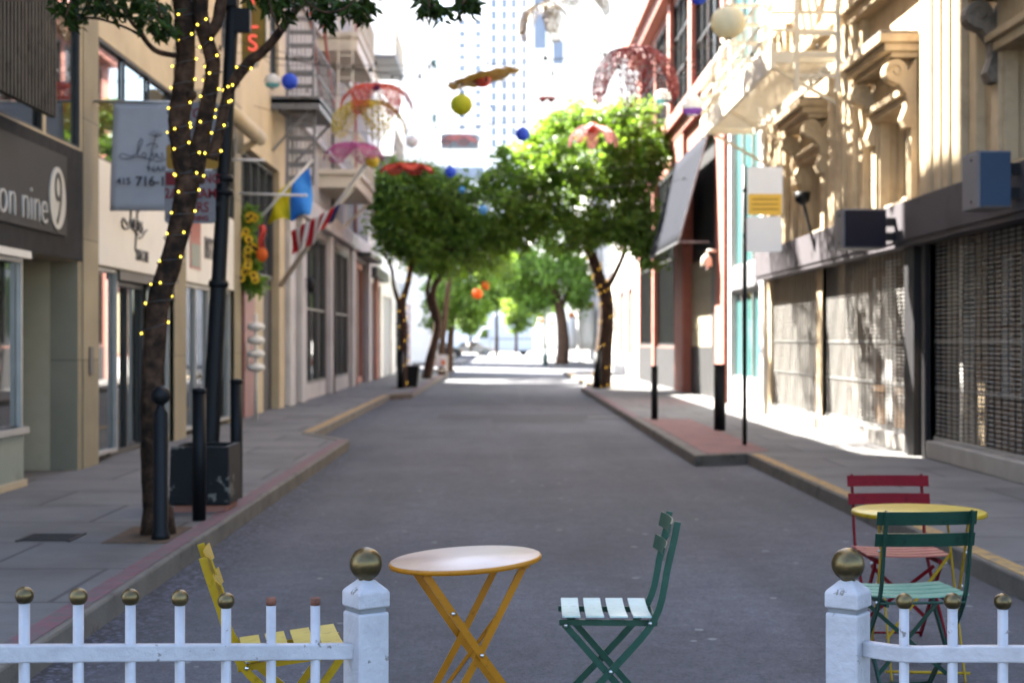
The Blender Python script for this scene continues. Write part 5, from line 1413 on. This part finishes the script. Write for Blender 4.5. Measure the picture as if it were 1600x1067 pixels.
# cables from wall to wall that carry them
proto = None
for Y, pts in sorted(CAB.items()):
    pts = sorted(pts); zt = max(z for x, z in pts)
    t = thing("overhead_cable", "thin dark festoon cable crossing between the buildings overhead", "cable", (0,Y,zt), 0, "festoon cables over the street")
    lo, hi_ = LX+.02, RX-.02
    chain = [(lo, zt+.55)] + pts + [(hi_, zt+.55)]
    if len(pts) > 1:
        # a lower item gets its own longer drop, the cable keeps to the high ones
        chain = [(lo, zt+.5)] + [(x, zt) for x, z in pts] + [(hi_, zt+.5)]
        b = MB()
        for x, z in pts:
            if zt - z > .02: b.tube([(x,Y,z),(x,Y,zt)], .005, 5)
        if b.v: b.build("drop_wire", M['cable'], t)
    MB().tube([(x,Y,z) for x, z in chain], .005, 5).build("cable", M['cable'], t)
    for k in range(10):
        x = lo + (hi_-lo)*(k+.5)/10
        for i in range(len(chain)-1):
            if chain[i][0] <= x <= chain[i+1][0]:
                f = (x-chain[i][0])/max(1e-6, chain[i+1][0]-chain[i][0]); z = chain[i][1]*(1-f)+chain[i+1][1]*f
                if proto is None:
                    proto = MB().lathe([(.010,-.01),(.011,-.03),(.02,-.05),(.018,-.075),(.005,-.09)], (0,0,0), 8).build("bulb", M['black']); o = proto
                else:
                    o = proto.copy(); COL.objects.link(o)
                o.parent = t; o.location = Vector((x,Y,z)) - Vector((0,Y,zt)); break

# ================================================================== FLAGS
def flag(base, tip, label, name):
    t = thing(name, label, "flag", base); base = Vector(base); tip = Vector(tip)
    MB().tube([base, tip], [.028,.022], 8).build("pole", M['pole'], t)
    MB().sphere(tip, .035, 10).build("pole_finial", M['pole'], t)
    return t, base, tip
def cloth(fn, u0, u1, v0, v1, nu, nv): return MB().grid(lambda a, c: fn(u0+(u1-u0)*a, v0+(v1-v0)*c), nu, nv)
Yf = 28.0
t, b0, tp = flag(Vector((LX+.12,27.2,3.55)), W(487,252,Yf-.6), "blue and yellow flag hanging from a slanted pole", "blue_yellow_flag")
A = W(484,262,Yf-.6); B = W(436,298,Yf-.5); C = W(486,338,Yf-.8); D = W(420,348,Yf-.3)
def ukr(u, v):   # u along hoist A->B, v down to fly
    p = A.lerp(B, u); q_ = C.lerp(D, u); r_ = p.lerp(q_, v)
    return r_ + Vector((.05*math.sin(u*7+v*3)*v, .14*math.sin(u*9+v*4)*(.3+v), .03*math.sin(u*11)*v))
cloth(ukr,0,.52,0,1,10,10).build("blue_half", M['flagblue'], t, solid=.004)
cloth(ukr,.52,1,0,1,10,10).build("yellow_half", M['flagyellow'], t, solid=.004)
Yu = 29.5
t, b0, tp = flag(Vector((LX+.25,29.8,2.6)), W(590,232,Yu-1.6), "furled striped flag with navy corner on a thick white pole", "striped_flag")
b_ = MB().tube([b0, tp], [.05,.045], 10); b_.build("pole", M['pole'], t)
A = W(533,318,Yu-1.2); B = W(455,362,Yu-.4); C = W(514,356,Yu-1.2); D = W(458,400,Yu-.4)
def usf(u, v):
    p = A.lerp(B, u); q_ = C.lerp(D, u); r_ = p.lerp(q_, v)
    return r_ + Vector((.03*math.sin(u*14+v*2)*v, .12*math.sin(u*16)*(.2+v), .05*math.sin(u*9)*v))
for k in range(9):
    cloth(usf,.12+k*.0978,.12+(k+1)*.0978,0,1,4,8).build("stripe", M['flagred'] if k % 2 == 0 else M['flagwhite'], t, solid=.004)
cloth(usf,0,.12,0,.75,4,6).build("canton", M['flagnavy'], t, solid=.004)
for (xa,ya,xb,yb,Y,lab) in ((372,303,478,306,26.2,"bare horizontal white bracket rod below the flags"),(350,250,412,251,24.5,"bare horizontal grey bracket rod above the flags")):
    p, q_ = W(xa,ya,Y), W(xb,yb,Y); p.x = LX+.06
    o = MB().tube([p,q_], .02, 8).sphere(q_, .03, 8).build("bracket_rod", M['pole']); tag(o, lab, "bracket rod", "bare rods on the left facade")
# sunflower garland
gx = [W(392,335,26.8), W(382,370,26.8), W(396,400,26.8), W(384,430,26.8), W(400,445,26.8)]
t = thing("flower_garland", "garland of sunflowers and leaves hung by the mauve door", "garland", gx[-1])
nb = MB(); leaves(nb, [(tuple(p), (.17,.12,.2)) for p in smooth_path(gx,3)], 1500, .13, .5, .3); nb.build("foliage", M['leaf'], t, fix=False)
proto = None
for k in range(26):
    p = smooth_path(gx,7)[k] + Vector((random.uniform(-.15,.15),-.14+random.uniform(-.05,.03),random.uniform(-.06,.06)))
    if proto is None:
        b = MB()
        for j in range(30):
            a = j*2*math.pi/15+.2*(j//15); d = Vector((math.cos(a),0,math.sin(a))); s_ = Vector((-math.sin(a),0,math.cos(a)))
            b.add([d*.03, d*.052+s_*.015, d*.080+Vector((0,-.012*(j//15),0)), d*.052-s_*.015], [(0,1,2,3)])
        f0 = b.build("sunflower", M['petal'], t, fix=False); f0.location = p - gx[-1]; f0.data.transform(Matrix.Translation(gx[-1]))
        c0 = MB().sphere(gx[-1]+Vector((0,-.008,0)), .034, 10, sz=1).build("seed_head", M['seedhead'], t); c0.data.transform(Matrix.Translation(Vector((0,0,0))))
        c0.parent = f0; proto = f0
    else:
        o = proto.copy(); COL.objects.link(o); o.location = p - gx[-1]; o.rotation_euler = (random.uniform(-.4,.4),0,random.uniform(-.5,.5))
        c = c0.copy(); COL.objects.link(c); c.parent = o
MB().grid(lambda u,v: tuple(W(404+10*u,352+46*v,26.4)+Vector((.02*math.sin(v*9),.06*math.sin(u*8+v*4),0))), 8, 10).build("red_ribbon", M['redcloth'], t, solid=.01)
MB().sphere(W(410,398,26.3), .10, 14, sz=1.25).build("orange_ornament", M['lorange'], t)

# ================================================================== CAFE TABLES AND CHAIRS
def chair(label, loc, rotz, frame, seatm, brace=False, pitch=0.0, group="folding slatted metal cafe chairs"):
    """faces +Y; origin on the ground below the seat's middle"""
    t = thing("folding_chair", label, "chair", (0,0,0), 0, group)
    for s in (-1, 1):
        x = s*.180
        A_ = [(x,.235,0),(x,.11,.13),(x,-.01,.255),(x,-.12,.375),(x,-.175,.45),(x,-.205,.53),(x,-.225,.64),(x,-.25,.75),(x,-.265,.825)]
        MB().strip(smooth_path(A_,2), .009, .026, (1,0,0)).build("back_leg", frame, t)
        x2 = s*.162
        MB().strip([(x2,.165,.432),(x2,.0,.245),(x2,-.215,0)], .009, .026, (1,0,0)).build("front_leg", frame, t)
        MB().strip([(s*.150,-.19,.435),(s*.150,.185,.437)], .012, .022, (1,0,0)).build("seat_rail", frame, t)
        for p in ((x+s*.006,-.01,.255),(x2+s*.02,.160,.43),(x+s*.006,-.160,.44)): MB().sphere(p, .008, 8).build("rivet", M['steel'], t)
    for x, y, z in ((.18,.22,.02),(.162,-.20,.02),(.18,-.185,.44)): MB().tube([(-x,y,z),(x,y,z)], .006, 8).build("stretcher", frame, t)
    if brace:
        MB().bar((-.155,.06,.40),(.15,-.06,.12),.018,.005,(0,0,1)).bar((.155,.055,.40),(-.15,-.065,.12),.018,.005,(0,0,1)).build("cross_brace", frame, t)
    b = MB()
    for k in range(4):
        y0 = -.165+k*.090
        def sl(u, v, y0=y0): 
            x = -.205+.41*u; return (x, y0+.068*v, .465 - .009*math.cos((u-.5)*math.pi))
        b.grid(sl, 10, 1, 0, False)
    o = b.build("seat", seatm, t, solid=-.006)  # seat slats take a paler enamel than the frame
    rv = None
    for k in range(4):
        for x in (-.15,.15):
            if rv is None: rv = r_ = MB().sphere((0,0,0), .007, 8, sz=.5).build("seat_rivet", M['steel'], t)
            else: r_ = rv.copy(); COL.objects.link(r_); r_.parent = t
            r_.location = (x,-.13+k*.09,.4645-.009*math.cos((x/.41)*math.pi))
    for z0, y in ((.765,-.255),(.675,-.232)):
        def bs(u, v, z0=z0, y=y):
            x = -.21+.42*u; return (x, y - .022*math.cos((u-.5)*math.pi) + .028 - .012*v, z0+.055*v)
        MB().grid(bs, 10, 1, 0, False).build("back_slat", frame, t, solid=.005)
    t.location = loc; t.rotation_euler = (pitch, 0, rotz); LOC[t.name] = Vector(loc)
    return t
gX = (955-780)/F*6.0
chair("green slatted chair with pale seat beside the orange table", (.418,5.98,0), R(88.5), M['green'], M['paleseat'])
chair("yellow folding chair behind the left gate", (-.68,5.32,.0), R(-78), M['yellow'], M['paleyellow'], False, R(6))
chair("dark green chair turned away in front of the yellow table", (1.72,6.42,0), R(5), M['dkgreen'], M['palegreen'], True)
chair("red chair facing the camera behind the yellow table", (2.0,7.6,0), R(180), M['red'], M['palered'], True)
def cafe_table(label, loc, rotz, dia, h, frame, top, tilt=0.0):
    t = thing("cafe_table", label, "table", (0,0,0), 0, "round folding cafe tables")
    r = dia/2
    tp = MB().lathe([(r-.004,h-.018),(r,h-.012),(r,h-.004),(r-.006,h)], (0,0,0), 56).build("tabletop", top, t)
    MB().lathe([(r-.006,h-.022),(r+.003,h-.020),(r+.004,h-.008),(r+.0005,h-.003)], (0,0,0), 56).build("rim", frame, t)
    k = r*.66
    for s in (-1,1):
        MB().strip([(-k,s*.185,h-.022),(.0,s*.185,h*.53),(r*.85,s*.185,0)], .026, .007, (1,0,.6)).build("leg", frame, t)
        MB().strip([(k,s*.160,h-.022),(.0,s*.160,h*.53),(-r*.85,s*.160,0)], .026, .007, (1,0,-.6)).build("leg", frame, t)
        for p in ((0,s*.192,h*.53),(-k*.52,s*.192,h*.76)): MB().sphere(p, .008, 8).build("rivet", M['steel'], t)
    for a in (1,-1): MB().tube([(a*r*.78,-.185,.04),(a*r*.78,.185,.04)], .007, 8).build("stretcher", frame, t)
    for a in (1,-1): MB().bar((a*k,-.19,h-.028),(a*k,.19,h-.028),.02,.01).build("top_bracket", frame, t)
    MB().bar((k*.4,-.16,h*.72),(-k*.55,.16,h*.22),.014,.006,(0,0,1)).build("brace", frame, t)
    t.location = loc; t.rotation_euler = (0, tilt, rotz); LOC[t.name] = Vector(loc)
    return t
cafe_table("round table with worn pinkish top and orange legs at mid road", (-.087,5.72,0), R(14), .565, .705, M['orange'], M['tabletop'], R(-3.4))
cafe_table("round yellow table between the red and dark green chairs", (1.93,7.0,0), R(84), .60, .735, M['yellow'], M['ytop'], R(0))

# ================================================================== WHITE FENCE
def fence(label, post, pickets, far_side, ballless=()):
    """post: (x,y); pickets: list of (x,y,ball height or top height, rail height)"""
    px_, py_ = post
    t = thing("gate_fence", label, "fence", (px_,py_,0), 0, "white railing gates with ball tops")
    d = Vector((pickets[-1][0]-px_, pickets[-1][1]-py_, 0)).normalized()
    ang = math.atan2(d.y, d.x); Mz = Matrix.Rotation(ang, 3, 'Z')
    P_ = MB().obox((px_,py_,.39), (.093,.093,.78), Mz).build("post", M['whitepaint'], t, bevel=.006)
    MB().obox((px_,py_,.786), (.080,.080,.014), Mz).build("groove", M['ironpaint'], P_)
    h = .0485
    q = lambda a, c, z: Vector((px_,py_,0)) + Mz @ Vector((a,c,z))
    b = MB().add([q(-h,-h,.793),q(h,-h,.793),q(h,h,.793),q(-h,h,.793),q(-h,-h,.836),q(h,-h,.836),q(h,h,.836),q(-h,h,.836),q(-.016,-.016,.868),q(.016,-.016,.868),q(.016,.016,.868),q(-.016,.016,.868)],
        [(3,2,1,0)]+[(i,(i+1)%4,4+(i+1)%4,4+i) for i in range(4)]+[(4+i,4+(i+1)%4,8+(i+1)%4,8+i) for i in range(4)]+[(8,9,10,11)])
    b.build("post_cap", M['whitepaint'], P_, bevel=.005)
    MB().sphere((px_,py_,.908), .0445, 32).lathe([(.02,.862),(.022,.872),(.015,.876)], (px_,py_,0), 16).build("ball_finial", M['brass'], P_)
    # rail follows the picket heights in a shallow arch
    rp = [Vector((px_,py_,pickets[0][3]-.004)) + d*.045] + [Vector((a,c,rz)) for a,c,z,rz in pickets]
    e = rp[-1] + (rp[-1]-rp[-2])*.8; rp.append(e)
    side = Vector((-d.y,d.x,0))
    MB().strip(smooth_path(rp,3), .030, .042, side).build("rail", M['whitepaint'], t, bevel=.004)
    MB().strip([Vector((px_,py_,.12))+d*.045, Vector((e.x,e.y,.12))], .030, .040, side).build("rail", M['whitepaint'], t, bevel=.004)
    for i, (a,c,z,rz) in enumerate(pickets):
        nb_ = i in ballless
        top = z if nb_ else z-.018
        pk = MB().tube([(a,c,.06),(a,c,top)], .0130, 16).build("picket", M['whitepaint'], t)
        if nb_:
            MB().tube([(a,c,top-.004),(a,c,top+.016)], [.0136,.0128], 16).build("rusty_stub", M['rust'], pk)
        else:
            MB().sphere((a,c,z), .0222, 24).build("ball_finial", M['brass'], pk)
    return t
def zl(px): return 1/(.2469 + (px-459)*-6.79e-5)
pk = []
for px, by, top in ((493,942,1),(424,942,1),(354,938,0),(282,933.5,0),(205,932,0),(124,931,0),(40,929,0)):
    Y = zl(px); p = W(px, by, Y); yr = 1016.5 + (1019-1016.5)*(553-px)/553
    pk.append((p.x, Y, p.z, W(px, yr, Y).z))
d = Vector((pk[-1][0]-pk[-2][0], pk[-1][1]-pk[-2][1]))
for k in (1,2,3): pk.append((pk[6][0]+d.x*k, pk[6][1]+d.y*k, pk[6][2]+.012*k, pk[6][3]+.014*k))
lpost = W(572,883,4.14)
fence("white gate at left with two rusty pickets missing their brass balls", (lpost.x,4.14), pk, -1, (0,1))
pk = []
for px, by, Y in ((1414,940,4.0),(1490,940,3.93),(1569,941,3.86)):
    p = W(px,by,Y); pk.append((p.x,Y,p.z,W(px,1022,Y).z))
d = Vector((pk[2][0]-pk[1][0], pk[2][1]-pk[1][1]))
for k in (1,2,3): pk.append((pk[2][0]+d.x*k, pk[2][1]+d.y*k, pk[2][2]+.010*k, pk[2][3]+.012*k))
rpost = W(1326,886,4.12)
fence("white gate at right with complete brass ball tops", (rpost.x,4.12), pk, 1)
